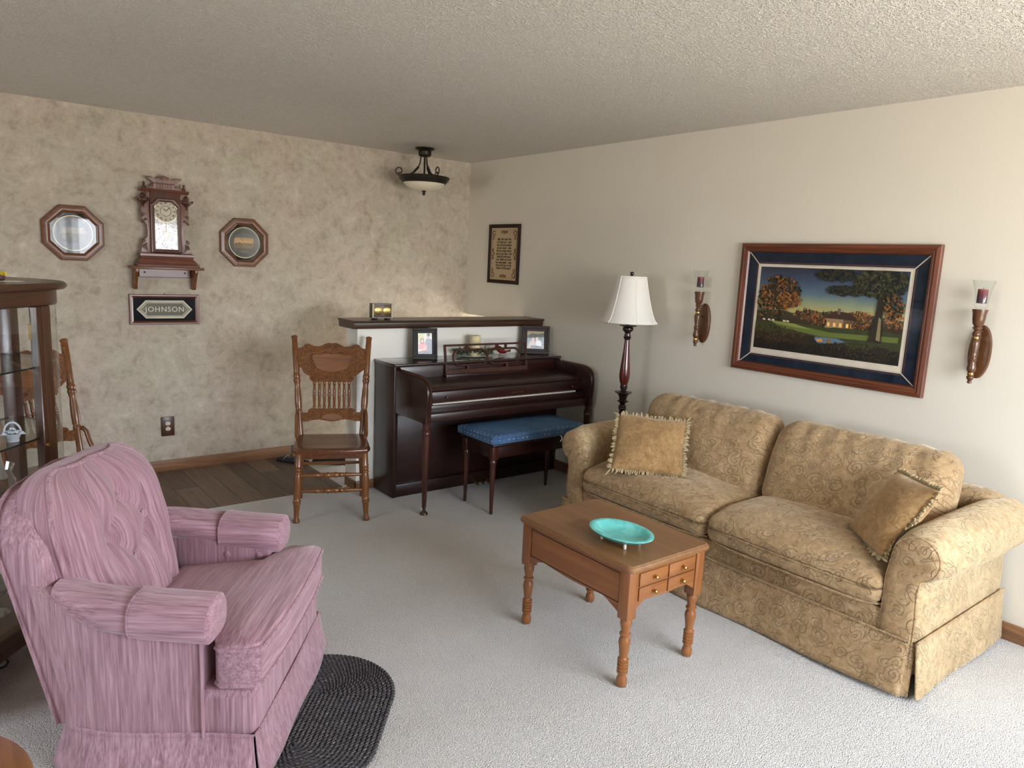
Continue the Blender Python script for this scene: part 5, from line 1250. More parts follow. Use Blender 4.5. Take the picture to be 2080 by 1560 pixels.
t = NT('crochet_mesh'); v = t.coord('Object'); ckr = t.n('ShaderNodeTexChecker', {'Vector': v, 'Scale': 420.0, 'Color1': lin(138, 134, 120), 'Color2': lin(74, 72, 66)}).outputs[0]
M_MESHC = t.set(Base_Color=ckr, Roughness=.9)
bm = N(); poly(bm, hx(.008), -.0056, 0); obj('crochet_ground', bm, M_MESHC, jf, None, fix=False)
def along(o, step):
    out = []
    for i in range(len(o)):
        a, b = Vector(o[i]), Vector(o[(i+1) % len(o)]); n_ = max(1, int((b-a).length/step))
        for k in range(n_): out.append(a.lerp(b, k/n_))
    return out
bm = N()
for d_, w_ in ((.004, .0035), (.011, .0018), (.016, .0012)): tube(bm, [(x, -.0062, z) for x, z in along(hx(d_), .01)], w_, 6, closed=True, flat=1.0)
for p in along(hx(.0005), .0072): lathe(bm, [(0, .0015), (.0030, .001), (.0034, 0)], seg=7, M=Matrix.Translation((p.x, -.0058, p.y)) @ Matrix.Rotation(PI/2, 4, 'X'))
obj('crochet_edging', bm, M_CROCH, jf, 60, kind='stuff')
bm = N(); text_bm(bm, 'JOHNSON', .050, plane_M((0, -.0066, -.001), (1, 0, 0), (0, 0, 1)), extrude=.0006, spacing=1.12, offset=.0002)
for s in (-1, 1):
    for (dx, dz) in ((0, .006), (.005, 0), (-.005, 0), (0, -.006)): add_box(bm, (s*.132+dx-.0016, -.0068, dz-.0016), (s*.132+dx+.0016, -.0060, dz+.0016))
obj('crochet_lettering', bm, M_CROCH, jf, None, 'stuff', fix=False)
bm = N(); quad(bm, -.2, .2, -.08, .08, -.0105); obj('glass', bm, m_glass('crochet_glass', (1, 1, 1, 1), 1.5, .4), jf, None, fix=False)
bm = N(); add_box(bm, (-.21, -.003, -.095), (.21, 0, .095)); obj('backing', bm, M_DARKGAP, jf)
bm = N(); tube(bm, [(.0, -.004, .100), (-.002, -.006, .112)], .002, 6); obj('hanger', bm, M_DARKGAP, jf)

# ------------------------------------------------------------------ wall outlet
ol = hang('wall_outlet', 'brown wood outlet plate with two ivory sockets low on the papered wall', 'outlet', (-2.526, -.0005, .328), 'back')
bm = N(); add_box(bm, (-.044, -.009, -.070), (.044, 0, .070), .004, 2); op = obj('cover_plate', bm, wood('outlet_walnut', lin(52, 28, 16), lin(78, 46, 26), 'z', .4, .2), ol)
M_IVPL = plain('ivory_plastic', lin(214, 198, 176), .4); M_HOLE = flat('socket_slot', (.01, .01, .01, 1))
for z in (.0205, -.0175):
    bm = N(); prism(bm, [(x, z+q) for x, q in circ(0, 0, .0170, .0140, 20)], -.0115, -.0085, 'y', .0006); so = obj('socket', bm, M_IVPL, ol)
    for (x, dz, w_, h_) in ((-.0064, .003, .0012, .0044), (.0064, .003, .0012, .0038), (0, -.0075, .0022, .0022)):
        bm = N(); add_box(bm, (x-w_, -.0119, z+dz-h_), (x+w_, -.0113, z+dz+h_)); obj('slot', bm, M_HOLE, so)
bm = N(); lathe(bm, [(0, .001), (.003, .0008), (.0035, 0)], seg=10, M=Matrix.Translation((0, -.009, .0015)) @ Matrix.Rotation(PI/2, 4, 'X')); obj('screw', bm, M_BRASS, ol)

# ------------------------------------------------------------------ pressed-back dining chairs (front is -y)
M_OAK_Z = wood('golden_oak_turned', lin(92, 52, 22), lin(132, 82, 40), 'z', .32, .3, .9, .3)
M_OAK_X = wood('golden_oak_across', lin(92, 52, 22), lin(134, 84, 42), 'x', .34, .3, .9, .3)
M_OAKSEAT = wood('oak_seat', lin(74, 38, 20), lin(108, 62, 34), 'y', .25, .5, .7, .25)
M_OAKDARK = plain('dark_carving_line', lin(66, 34, 16), .5)
t = NT('pressed_oak'); v = t.coord('Object'); n1 = t.noise(v, 46, 3, .6, 1.8); vo = t.n('ShaderNodeTexVoronoi', {'Vector': v, 'Scale': 95.0}).outputs['Distance']
rel = t.math('ADD', t.math('ABSOLUTE', t.math('SUBTRACT', t.math('FRACT', t.math('MULTIPLY', n1, 5.0)), .5)), t.math('MULTIPLY', vo, .5))
M_PRESSED = t.set(Base_Color=t.ramp(rel, [(.12, lin(58, 28, 12)), (.42, lin(122, 72, 32)), (.8, lin(146, 94, 48))]), Roughness=.36, Coat_Weight=.25, Coat_Roughness=.2, Normal=t.bump(rel, .9, .006))
ch = thing('dining_chair', 'pressed-back oak dining chair standing free between the mauve armchair and the piano', 'chair', (-1.885, -1.343, 0), math.radians(-23.8), 'pressed-back oak chairs')
def lerp_rings(p0, p1, prof, seg=14):
    """turned bar from p0 to p1, prof [(t, radius)]"""
    bm = N(); p0 = Vector(p0); p1 = Vector(p1)
    tube(bm, [p0.lerp(p1, t_) for t_, r_ in prof], [r_ for t_, r_ in prof], seg); return bm
# seat
def seat_out(k):
    P = [(-.205, .185), (-.215, .10), (-.222, -.05), (-.226, -.15), (-.205, -.205), (-.12, -.222), (0, -.226)]
    P = [(x*(1-k*.02), y*(1-k*.02)) for x, y in P]; return P+[(-x, y) for x, y in reversed(P[:-1])]
bm = N(); rings = []
for k, z in ((2.2, .418), (.6, .421), (0, .430), (0, .440), (.6, .447), (2.2, .450)): rings.append([Vector((x, y, z)) for x, y in seat_out(k)])
V = [[bm.verts.new(p) for p in r] for r in rings]; n = len(rings[0])
for a, b in zip(V, V[1:]):
    for i in range(n): bm.faces.new((a[i], a[(i+1) % n], b[(i+1) % n], b[i]))
bm.faces.new(list(reversed(V[0]))); prev = V[-1]
for q, dz in ((.15, 0), (.4, -.006), (.7, -.008)):
    cur = [bm.verts.new((v.co.x*(1-q), v.co.y*(1-q), .450+dz)) for v in V[-1]]
    for i in range(n): bm.faces.new((prev[i], prev[(i+1) % n], cur[(i+1) % n], cur[i]))
    prev = cur
bm.faces.new(prev); obj('seat', bm, M_OAKSEAT, ch, 50)
bm = N(); add_box(bm, (-.185, -.190, .385), (.185, -.172, .42), .003, 1); obj('seat_rail', bm, M_OAKSEAT, ch)
FLP = [(0, .017), (.01, .021), (.03, .021), (.075, .0135), (.16, .0155), (.24, .019), (.27, .021), (.278, .024), (.290, .024), (.298, .020), (.310, .024), (.322, .024), (.332, .020), (.36, .0205), (.55, .0235), (.66, .023), (.70, .020), (.71, .024), (.725, .024), (.735, .019), (.76, .024), (.775, .024), (.785, .020), (.80, .0235), (.815, .0235), (.83, .021), (1, .021)]
for s in (-1, 1):
    obj('leg', lerp_rings((s*.205, -.200, 0), (s*.190, -.175, .42), FLP, 16), M_OAK_Z, ch, 50)
    bm = N(); pts = [(s*.205, .262, 0), (s*.200, .235, .10), (s*.195, .205, .25), (s*.192, .185, .42)]
    tube(bm, pts, [.021, .0165, .020, .021], 14, flat=.85); obj('leg', bm, M_OAK_Z, ch, 50)
    # back post, turned and raked
    BP = [(0, .020), (.23, .019), (.245, .022), (.258, .022), (.268, .018), (.29, .021), (.36, .0225), (.45, .020), (.505, .016), (.54, .020), (.55, .0225), (.565, .0225), (.572, .019), (.59, .022), (.605, .022), (.615, .0185), (.64, .0185), (.925, .0185), (.93, .016), (.938, .0195), (.946, .016), (.955, .0195), (.962, .0165), (.972, .019), (.982, .0215), (.992, .0175), (1, .004)]
    obj('back_post', lerp_rings((s*.192, .180, .43), (s*.235, .325, 1.068), BP, 16), M_OAK_Z, ch, 50)
    # bent hip brace from post to seat
    bm = N(); tube(bm, [(s*.207, .205, .585), (s*.212, .188, .592), (s*.216, .168, .575), (s*.216, .150, .53), (s*.216, .125, .485), (s*.214, .085, .462), (s*.212, .06, .455)], [.010, .013, .0135, .0135, .0135, .0135, .010], 10, flat=.75); obj('hip_brace', bm, M_OAK_Z, ch)
    # side stretchers
    for z, e in ((.175, 0), (.265, .0)):
        k = z/.42
        obj('stretcher', lerp_rings((s*(.205-.015*k), -.200+.025*k, z), (s*.198, .262-.17*min(1, k*1.15), z+.01), [(0, .008), (.1, .011), (.5, .014), (.9, .011), (1, .008)], 10), M_OAK_Z, ch)
ST = [(0, .0085), (.26, .0125), (.27, .016), (.285, .016), (.295, .0125), (.36, .014), (.37, .0165), (.38, .0125), (.39, .0165), (.40, .0125), (.43, .0175), (.455, .0175), (.475, .013), (.50, .0165), (.525, .013), (.545, .0175), (.57, .0175), (.60, .0125), (.61, .0165), (.62, .0125), (.63, .0165), (.64, .014), (.705, .0125), (.715, .016), (.73, .016), (.74, .0125), (1, .0085)]
for z in (.190, .285):
    k = z/.42; obj('stretcher', lerp_rings((-.205+.015*k, -.200+.025*k, z), (.205-.015*k, -.200+.025*k, z), ST, 12), M_OAK_X, ch, 50)
obj('stretcher', lerp_rings((-.195, .205, .25), (.195, .205, .25), [(0, .009), (.5, .013), (1, .009)], 10), M_OAK_X, ch)
# crest rail: pressed panel, slightly bowed, follows the rake of the posts
def rake(z): return .180+(z-.43)*.2273
def slab(outline, thick, bow=.012):
    """cut outline [(x,z)] as a thin panel between the posts; bowed backwards"""
    bm = N(); f_ = bm.faces.new([bm.verts.new((x, 0, z)) for x, z in outline]); r = bmesh.ops.triangulate(bm, faces=[f_]); bmesh.ops.subdivide_edges(bm, edges=bm.edges[:], cuts=2, use_grid_fill=True)
    g = bmesh.ops.extrude_face_region(bm, geom=bm.faces[:]); ex = [v for v in g['geom'] if isinstance(v, bmesh.types.BMVert)]
    bmesh.ops.translate(bm, vec=(0, thick, 0), verts=ex)
    for v in bm.verts: v.co.y += rake(v.co.z)-thick/2-.004+bow*(1-(v.co.x/.22)**2)
    return bm
half = [(-.222, .985), (-.190, .990), (-.168, 1.012), (-.150, 1.016), (-.110, 1.000), (-.080, .998), (-.052, 1.010), (-.026, 1.022), (0, 1.018)]
low = [(-.218, .868), (-.190, .864), (-.178, .838), (-.160, .822), (-.140, .814), (-.138, .792), (-.124, .778), (-.10, .776), (0, .776)]
out = half+[(-x, z) for x, z in reversed(half[:-1])]+[(-x, z) for x, z in low[:-1]]+list(reversed(low))
cr_ = obj('crest_rail', slab(out, .016), M_PRESSED, ch, 30)
# smooth raised field in the middle
fld = [(-.128, .930), (-.118, .946), (-.095, .950), (-.08, .944), (-.05, .955), (-.02, .958), (0, .950), (.02, .958), (.05, .955), (.08, .944), (.095, .950), (.118, .946), (.128, .930), (.112, .905), (.108, .885), (.095, .862), (.06, .846), (0, .838), (-.06, .846), (-.095, .862), (-.108, .885), (-.112, .905)]
bm = slab([(x, z) for x, z in fld], .005); bmesh.ops.translate(bm, vec=(0, -.0085, 0), verts=bm.verts); fo = obj('smooth_field', bm, M_OAK_X, cr_, 30)
def yz(x, z): return rake(z)-.012+.012*(1-(x/.22)**2)
bm = N(); tube(bm, [(x, yz(x, z)-.0035, z) for x, z in fld], .0026, 6, closed=True); obj('scroll_border', bm, M_OAK_X, cr_)
def scroll(cx, cz, r0, sgn, turns=1.7, par=None, w_=.0028):
    bm = N(); tube(bm, [(cx+sgn*r0*(1-m/26)*math.cos(m*turns*2*PI/24), yz(cx, cz)-.003, cz+r0*(1-m/26)*math.sin(m*turns*2*PI/24)) for m in range(24)], w_, 6); obj('scroll', bm, M_OAK_X, par)
for s in (-1, 1):
    scroll(s*.026, .998, .017, -s, par=cr_); scroll(s*.118, .795, .014, s, par=cr_); scroll(s*.124, .912, .013, s, 1.2, par=cr_); scroll(s*.035, .805, .010, -s, 1.3, par=cr_)
    for (pts) in ([(.030, .980), (.06, .975), (.10, .972), (.14, .985), (.165, .998)], [(.02, .965), (.05, .972), (.09, .964), (.13, .962), (.17, .975)], [(.04, .792), (.08, .800), (.105, .815), (.13, .84)], [(.145, .955), (.165, .93), (.17, .90), (.155, .875), (.16, .85)]):
        bm = N(); tube(bm, [(s*x, yz(s*x, z)-.003, z) for x, z in pts], .0026, 6); obj('leaf_carving', bm, M_OAK_X, cr_)
# lower slat
half = [(-.200, .582), (-.150, .582), (-.146, .600), (-.128, .608), (-.10, .606), (0, .606)]; low = [(-.197, .530), (-.15, .528), (-.12, .536), (-.08, .540), (-.04, .532), (0, .526)]
out = half+[(-x, z) for x, z in reversed(half[:-1])]+[(-x, z) for x, z in low[:-1]]+list(reversed(low))
ls = obj('back_slat', slab(out, .014, .010), M_PRESSED, ch, 30)
for s in (-1, 1):
    scroll(s*.128, .590, .012, s, par=ls); scroll(s*.036, .586, .009, -s, 1.3, par=ls)
bm = slab([(-.06, .560), (-.03, .572), (0, .578), (.03, .572), (.06, .560), (.06, .545), (.03, .538), (0, .533), (-.03, .538), (-.06, .545)], .004, .010); bmesh.ops.translate(bm, vec=(0, -.0075, 0), verts=bm.verts); obj('smooth_field', bm, M_OAK_X, ls, 30)
SPN = [(a, b*1.22) for a, b in [(0, .0055), (.04, .008), (.10, .008), (.12, .0062), (.14, .008), (.16, .0055), (.40, .0085), (.44, .0065), (.455, .0095), (.49, .0095), (.505, .0065), (.52, .0095), (.56, .0095), (.575, .0065), (.62, .0085), (.84, .0055), (.86, .008), (.88, .0062), (.90, .008), (.96, .008), (1, .0055)]]
for i in range(8):
    x = -.1085+.031*i; y0 = rake(.604)+.009*(1-(x/.22)**2)-.004; y1 = rake(.778)+.011*(1-(x/.22)**2)-.004
    obj('spindle', lerp_rings((x, y0, .602), (x, y1, .780), SPN, 10), M_OAK_Z, ch, 50)
c2 = copy_tree(ch); c2.location = (-3.25, -1.266, 0); c2.rotation_euler = (0, 0, math.radians(32))
c2['label'] = 'pressed-back oak dining chair at the left behind the mauve armchair and curio cabinet'

# ------------------------------------------------------------------ curio cabinet (front is -y)
M_CUR_Z = wood('curio_oak', lin(52, 30, 18), lin(88, 54, 32), 'z', .34, .3, .9, .3); M_CUR_X = wood('curio_oak_across', lin(50, 29, 18), lin(84, 51, 30), 'x', .34, .3, .9, .3)
cu = thing('curio_cabinet', 'glass-sided oak curio cabinet at the left edge behind the mauve armchair', 'cabinet', (-3.715, -2.3125, 0), math.radians(50))
def plan(k=0.0):
    """front flat, bowed quarter sides, flat back; k grows the outline"""
    P = [(-.215, -.20-k), (.215+k*.4, -.20-k)]
    for i in range(1, 13):
        a = -PI/2+(PI/2)*i/12; P.append((.215+k*.4+(.275+k*.6)*math.cos(a)*1.0, .155+(.355+k)*math.sin(a)))
    P.append((.49+k, .165+k)); 
    L = [(-x, y) for x, y in reversed(P[2:])]
    return P+L
def slabz(k, z0, z1, mat, name, par, ch_=.004):
    bm = N(); loft(bm, [[Vector((x, y, z)) for x, y in plan(q)] for q, z in ((k-ch_, z0), (k, z0+ch_), (k, z1-ch_), (k-ch_, z1))]); return obj(name, bm, mat, par, 30)
slabz(.030, 1.404, 1.430, M_CUR_X, 'top', cu, .008); slabz(-.002, 1.345, 1.404, M_CUR_X, 'frieze', cu)
slabz(.012, .125, .205, M_CUR_X, 'base', cu, .006)
for x, y in ((-.215, -.18), (.215, -.18), (-.47, .15), (.47, .15)):
    bm = N(); 
    if y < 0: add_box(bm, (x-.024, -.200, .205), (x+.024, -.150, 1.345), .004, 2)
    else: add_box(bm, (x-.022, .110, .205), (x+.022, .165, 1.345), .004, 2)
    obj('corner_post', bm, M_CUR_Z, cu)
    bm = N(); lathe(bm, [(.016, 0), (.020, .006), (.016, .02), (.014, .05), (.022, .09), (.026, .11), (.024, .126)], (x*.9, y*.82, 0), 14); obj('leg', bm, M_CUR_Z, cu, 50)
bm = N(); add_box(bm, (-.19, -.196, .205), (.19, -.191, 1.345)); obj('door_glass', bm, M_GLASS, cu, None)
for x in (-.178, .178):
    bm = N(); add_box(bm, (x-.012, -.200, .206), (x+.012, -.172, 1.344), .003, 1); dr = obj('door_stile', bm, M_CUR_Z, cu)
M_HINGE = plain('aged_brass_hinge', lin(150, 120, 72), .5, .6)
for z in (.35, 1.25):
    bm = N(); add_box(bm, (.186, -.170, z-.028), (.196, -.148, z+.028), .001, 1); tube(bm, [(.190, -.174, z-.03), (.190, -.174, z+.03)], .004, 8); obj('hinge', bm, M_HINGE, cu, kind='stuff')
for s in (-1, 1):
    bm = N(); P = [p for p in plan(-.006)[1:14]]; loft(bm, [[Vector((s*x, y, z)) for x, y in P] for z in (.205, 1.345)], closed=False, caps=False); obj('side_glass', bm, M_GLASS, cu, 60)
bm = N(); add_box(bm, (-.45, .150, .205), (.45, .160, 1.345)); obj('back_glass', bm, M_GLASS, cu, None)
M_SHELFG = m_glass('shelf_glass', (.90, .95, .93, 1), 1.5, 1.0); M_EDGE = plain('shelf_glass_edge', lin(30, 42, 38), .2)
for z in (.52, .86, 1.125):
    bm = N(); P = plan(-.02); loft(bm, [[Vector((x, y, z-.006)) for x, y in P], [Vector((x, y, z)) for x, y in P]]); s_ = obj('glass_shelf', bm, M_SHELFG, cu, 30)
    bm = N(); tube(bm, [(x, y, z-.003) for x, y in plan(-.019)], .0032, 5, closed=True); obj('shelf_edge', bm, M_EDGE, s_)
bm = N(); lathe(bm, [(0, .010), (.006, .009), (.008, .005), (.004, .002), (.006, 0)], seg=12, M=Matrix.Translation((.178, -.200, .83)) @ Matrix.Rotation(PI/2, 4, 'X')); obj('knob', bm, M_BRASS, cu)
Mcu = Matrix.Translation((-3.715, -2.3125, 0)) @ Matrix.Rotation(math.radians(50), 4, 'Z')
def on(x, y, z): p = Mcu @ Vector((x, y, z)); return (p.x, p.y, p.z)
# things in the cabinet
M_CRYS = m_glass('cut_crystal', (.90, .95, .95, 1), 1.5, 2.2)
def glassware(name, label, cat, loc, prof, par=None, facets=12, grp=None):
    t_ = thing(name, label, cat, loc, 0, grp); bm = N(); rings = []
    for i, (r_, z) in enumerate(prof): rings.append([Vector((r_*(1+.05*((k+i) % 2))*math.cos(2*PI*k/(facets*2)), r_*(1+.05*((k+i) % 2))*math.sin(2*PI*k/(facets*2)), z)) for k in range(facets*2)])
    loft(bm, rings, caps=False); obj('body', bm, M_CRYS, t_, 10); bm = N(); lathe(bm, [(prof[0][0], 0), (prof[0][0]*.9, .004), (0, .004)], seg=20); obj('foot', bm, M_CRYS, t_, 30); return t_
glassware('crystal_vase', 'cut glass vase on the upper shelf of the curio cabinet', 'vase', on(-.005, -.02, 1.1255), [(.035, .002), (.030, .01), (.042, .04), (.05, .08), (.045, .12), (.030, .15), (.026, .17), (.036, .19)])
glassware('crystal_bowl', 'wide cut glass bowl on the lowest glass shelf of the curio cabinet', 'bowl', on(.06, .0, .5205), [(.04, .002), (.045, .01), (.08, .04), (.11, .075), (.125, .10)])
glassware('crystal_pitcher', 'tall cut glass pitcher beside the bowl low in the curio cabinet', 'pitcher', on(.24, .04, .5205), [(.045, .002), (.05, .02), (.06, .07), (.055, .12), (.04, .17), (.05, .20)])
glassware('crystal_dish', 'footed cut glass dish on the floor of the curio cabinet', 'dish', on(.05, -.05, .2055), [(.05, .002), (.03, .02), (.018, .06), (.06, .10), (.105, .13), (.115, .15)])
glassware('crystal_goblet', 'cut glass goblet on the floor of the curio cabinet', 'goblet', on(.24, .0, .2055), [(.035, .002), (.012, .01), (.010, .07), (.03, .09), (.045, .13), (.042, .17)])
M_PORC = plain('white_porcelain', lin(212, 218, 226), .25, coat=.4)
bs = thing('porcelain_basket', 'white porcelain basket of flowers on the middle shelf of the curio cabinet', 'ornament', on(.092, -.135, .8605))
bm = N(); lathe(bm, [(.020, 0), (.021, .004), (.019, .006), (.022, .014), (.026, .024), (.029, .028), (.027, .030), (.0, .027)], seg=20); obj('bowl', bm, M_PORC, bs, 50)
bm = N(); tube(bm, [(.026*math.cos(PI*i/16), 0, .028+.042*math.sin(PI*i/16)) for i in range(17)], .0035, 8); obj('handle', bm, M_PORC, bs)
rn = random.Random(8)
for i in range(7):
    a = 2*PI*i/6; c_ = Vector((.014*math.cos(a)*(i < 6), .014*math.sin(a)*(i < 6), .034+(.010 if i == 6 else 0))); bm = N()
    for k in range(5):
        b_ = 2*PI*k/5; bmesh.ops.create_icosphere(bm, subdivisions=1, radius=.0055, matrix=Matrix.Translation(c_+Vector((.0055*math.cos(b_), .0055*math.sin(b_), .001*k))))
    obj('flower', bm, M_PORC, bs, 80, kind='stuff')
for s in (-1, 1):
    bm = N(); tube(bm, [(s*.018, -.016, .030), (s*.030, -.020, .034), (s*.038, -.018, .028)], [.003, .006, .001], 8, flat=.4); obj('leaf', bm, M_PORC, bs)
bv = thing('blue_jug', 'small round blue jug on the middle shelf of the curio cabinet', 'jug', on(.012, -.075, .8605))
bm = N(); lathe(bm, [(.016, 0), (.026, .010), (.030, .022), (.026, .034), (.014, .042), (.013, .052), (.018, .056), (.012, .054)], seg=22); obj('body', bm, plain('blue_glaze', lin(58, 92, 140), .3, coat=.3), bv, 50)
bm = N(); tube(bm, [(.014, 0, .052), (.030, 0, .05), (.036, 0, .034), (.029, 0, .022)], .003, 6); obj('handle', bm, plain('blue_glaze_handle', lin(50, 82, 126), .3), bv)
fg = thing('red_figurine', 'small red and cream figurine group behind the blue jug in the curio cabinet', 'figurine', on(.02, .03, .8605))
M_FRED = plain('figurine_red', lin(150, 36, 28), .45); M_FCRM = plain('figurine_cream', lin(206, 176, 140), .5); M_FBRN = plain('figurine_brown', lin(96, 62, 40), .6)
bm = N(); lathe(bm, [(.030, 0), (.032, .006), (.026, .010), (0, .011)], seg=18); obj('base', bm, M_FBRN, fg)
bm = N(); tube(bm, [(0, 0, .01), (0, 0, .04), (0, 0, .07), (0, 0, .085)], [.026, .022, .016, .008], 12); obj('coat', bm, M_FRED, fg)
bm = N(); bmesh.ops.create_icosphere(bm, subdivisions=2, radius=.013, matrix=Matrix.Translation((0, 0, .096))); obj('head', bm, M_FCRM, fg)
bm = N(); lathe(bm, [(.017, .100), (.018, .103), (.012, .106), (.010, .116), (0, .120)], seg=14); obj('hat', bm, M_FBRN, fg)
for s in (-1, 1):
    bm = N(); tube(bm, [(s*.014, 0, .076), (s*.026, -.008, .058), (s*.022, -.022, .050)], [.007, .0065, .005], 8); obj('arm', bm, M_FRED, fg)
    bm = N(); bmesh.ops.create_icosphere(bm, subdivisions=2, radius=.007, matrix=Matrix.Translation((s*.020, -.024, .050))); obj('hand', bm, M_FCRM, fg)
# on top: doily with a small posy
dy = thing('doily', 'small white crocheted doily on top of the curio cabinet', 'doily', (-3.535, -2.215, 1.430))
bm = N(); rings = []
for k, z in ((1.0, .0), (1.0, .0015), (.1, .002)): rings.append([Vector((.052*k*(1+.05*math.cos(12*2*PI*i/72)*(k == 1))*math.cos(2*PI*i/72), .052*k*(1+.05*math.cos(12*2*PI*i/72)*(k == 1))*math.sin(2*PI*i/72), z)) for i in range(72)])
loft(bm, rings); obj('lace', bm, M_CROCH, dy, 60)
py = thing('flower_posy', 'little posy with a yellow bloom on the doily on the curio cabinet', 'flowers', (-3.562, -2.222, 1.4322))
bm = N(); lathe(bm, [(.020, 0), (.026, .008), (.024, .018), (.012, .022), (0, .022)], seg=18); obj('pot', bm, plain('plum_pot', lin(84, 52, 60), .4), py)
def bloom(c_, r_, col, nm, n=9):
    bm = N(); c_ = Vector(c_)
    for k in range(n):
        a = 2*PI*k/n
        for e in (.35, .8): d_ = Vector((math.cos(a+e)*math.cos(e), math.sin(a+e)*math.cos(e), math.sin(e))); tube(bm, [c_, c_+d_*r_*.6, c_+d_*r_], [.002, r_*.28, .001], 6, flat=.4)
    return obj('bloom', bm, plain(nm, lin(*col), .6), py, 60, kind='stuff')
bloom((.017, -.006, .020), .017, (226, 208, 74), 'yellow_petals'); bloom((-.006, .004, .034), .020, (220, 206, 182), 'cream_petals'); bloom((-.022, -.006, .024), .015, (150, 92, 96), 'rose_petals')
bm = N(); tube(bm, [(0, 0, .02), (-.004, 0, .06), (.002, .002, .105)], .0015, 5); obj('stem', bm, M_LEAF, py)
bm = N(); bmesh.ops.create_icosphere(bm, subdivisions=2, radius=.006, matrix=Matrix.Translation((.002, .002, .110))); obj('bud', bm, plain('white_bud', lin(206, 196, 190), .6), py)

# ------------------------------------------------------------------ round side table, cord, shoes
rt_ = thing('side_table', 'round oak side table cut off at the lower left corner', 'table', (-3.908, -3.76, 0))
bm = N(); lathe(bm, [(.24, .470), (.262, .472), (.278, .480), (.280, .488), (.272, .494), (.262, .4955), (.256, .500), (0, .500)], seg=64); obj('tabletop', bm, wood('oak_tabletop', lin(120, 74, 36), lin(158, 106, 58), 'y', .3, .4, .5, .2), rt_, 40)
bm = N(); lathe(bm, [(.05, .12), (.055, .16), (.03, .20), (.026, .26), (.045, .32), (.04, .38), (.028, .42), (.06, .45), (.13, .472)], seg=24); obj('pedestal', bm, M_OAK_Z, rt_, 50)
for k in range(3):
    a = 2*PI*k/3+.5; d_ = Vector((math.cos(a), math.sin(a), 0)); bm = N(); tube(bm, [d_*.03+Vector((0, 0, .16)), d_*.10+Vector((0, 0, .15)), d_*.18+Vector((0, 0, .07)), d_*.25+Vector((0, 0, .018))], [.022, .022, .018, .018], 10); obj('foot', bm, M_OAK_Z, rt_)
bm = N(); tube(bm, [(-3.90, -2.30, .004), (-3.74, -2.345, .004), (-3.66, -2.350, .004), (-3.622, -2.335, .004), (-3.612, -2.305, .004), (-3.622, -2.265, .004), (-3.655, -2.238, .004), (-3.75, -2.20, .004), (-3.95, -2.16, .004)], .0035, 6)
tag(obj('power_cord', bm, M_DARKGAP), 'loop of dark power cord on the carpet under the curio cabinet', 'cord')
M_NAVYSH = plain('dark_navy_canvas', lin(22, 30, 44), .8); M_SOLE = plain('black_rubber', lin(18, 17, 18), .7)
so_ = thing('slip_on_shoe', 'dark navy slip-on shoe on the stair-top carpet behind the chair', 'shoe', (-1.462, -.362, .0022), math.radians(55))
def foot_out(k): return [(-.036*k, -.12), (-.045*k, -.07), (-.044*k, -.02), (-.036*k, .05), (-.034*k, .10), (-.022*k, .128), (0, .134), (.022*k, .128), (.034*k, .10), (.036*k, .05), (.042*k, -.02), (.044*k, -.07), (.036*k, -.12), (.015*k, -.138), (-.012*k, -.138)]
bm = N(); loft(bm, [[Vector((x, y, z)) for x, y in foot_out(1.05)] for z in (0, .018)]); obj('sole', bm, M_SOLE, so_, 40)
bm = N(); rings = []
for k, z, c_ in ((1, .018, 0), (1, .035, 0), (.85, .052, 0), (.5, .064, -.02)): rings.append([Vector((x*k, (y if y < .02 else y*.97)*(1 if k > .6 else .8)+c_, z+(.012 if y > .05 else 0)*(k < .9))) for x, y in foot_out(1)])
loft(bm, rings); obj('upper', bm, M_NAVYSH, so_, 60)
sd = thing('sandal', 'flat black sandal with pale strap stitching on the dark plank floor', 'sandal', (-1.690, -.195, .0012), math.radians(35))
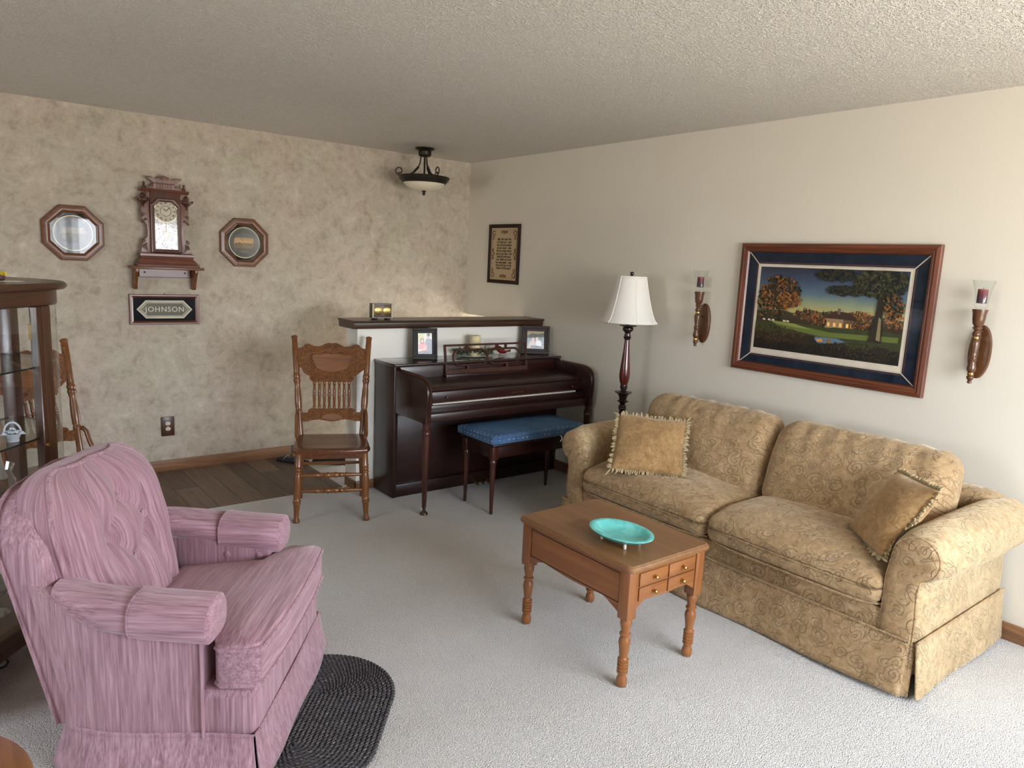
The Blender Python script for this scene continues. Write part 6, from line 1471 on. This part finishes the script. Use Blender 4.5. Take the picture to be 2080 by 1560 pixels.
bm = N(); loft(bm, [[Vector((x, y, z)) for x, y in foot_out(1.1)] for z in (0, .016)]); obj('sole', bm, M_SOLE, sd, 40)
M_STITCH = plain('pale_strap', lin(150, 148, 146), .7)
for y in (-.07, -.03, .06):
    bm = N(); tube(bm, [(-.046, y, .014), (-.03, y-.005, .036), (0, y-.008, .044), (.03, y-.005, .036), (.046, y, .014)], .009, 8, flat=.35); st_ = obj('strap', bm, M_SOLE, sd)
    bm = N(); tube(bm, [(-.040, y-.006, .030), (0, y-.014, .048), (.040, y-.006, .030)], .0018, 5); obj('stitching', bm, M_STITCH, st_)

# ------------------------------------------------------------------ sheer curtains at the picture window
t = NT('sheer_voile'); t.t.nodes.remove(t.b)
df = t.n('ShaderNodeBsdfDiffuse', {'Color': (.92, .94, .95, 1)}); tl = t.n('ShaderNodeBsdfTranslucent', {'Color': (.92, .94, .95, 1)}); tp = t.n('ShaderNodeBsdfTransparent')
m1 = t.n('ShaderNodeMixShader', {0: .55}); t.link(df.outputs[0], m1.inputs[1]); t.link(tl.outputs[0], m1.inputs[2]); m2 = t.n('ShaderNodeMixShader', {0: .25}); t.link(m1.outputs[0], m2.inputs[1]); t.link(tp.outputs[0], m2.inputs[2]); t.link(m2.outputs[0], t.out.inputs[0])
for x0, x1, lb in ((-2.95, -2.20, 'sheer white curtain at the left side of the picture window'), (-.34, -.05, 'sheer white curtain gathered at the right side of the picture window')):
    r = thing('curtain', lb, 'curtain', (x0, YF+.10, 0)); bm = N(); W_ = x1-x0
    grid(bm, lambda u, v: (u*W_, .022*math.sin(u*W_*62)+.01*math.sin(u*W_*23), 2.16-2.10*v), int(W_*110), 4); obj('voile', bm, t.m, r, 80)
    bm = N(); add_box(bm, (-.02, -.03, 2.14), (W_+.02, .03, 2.19), .004); obj('heading', bm, M_WHITE, r)
bm = N(); tube(bm, [(-3.05, YF+.10, 2.20), (-.01, YF+.10, 2.20)], .012, 8); tag(obj('curtain_rod', bm, M_WHITE), 'white curtain rod over the picture window', 'rod')
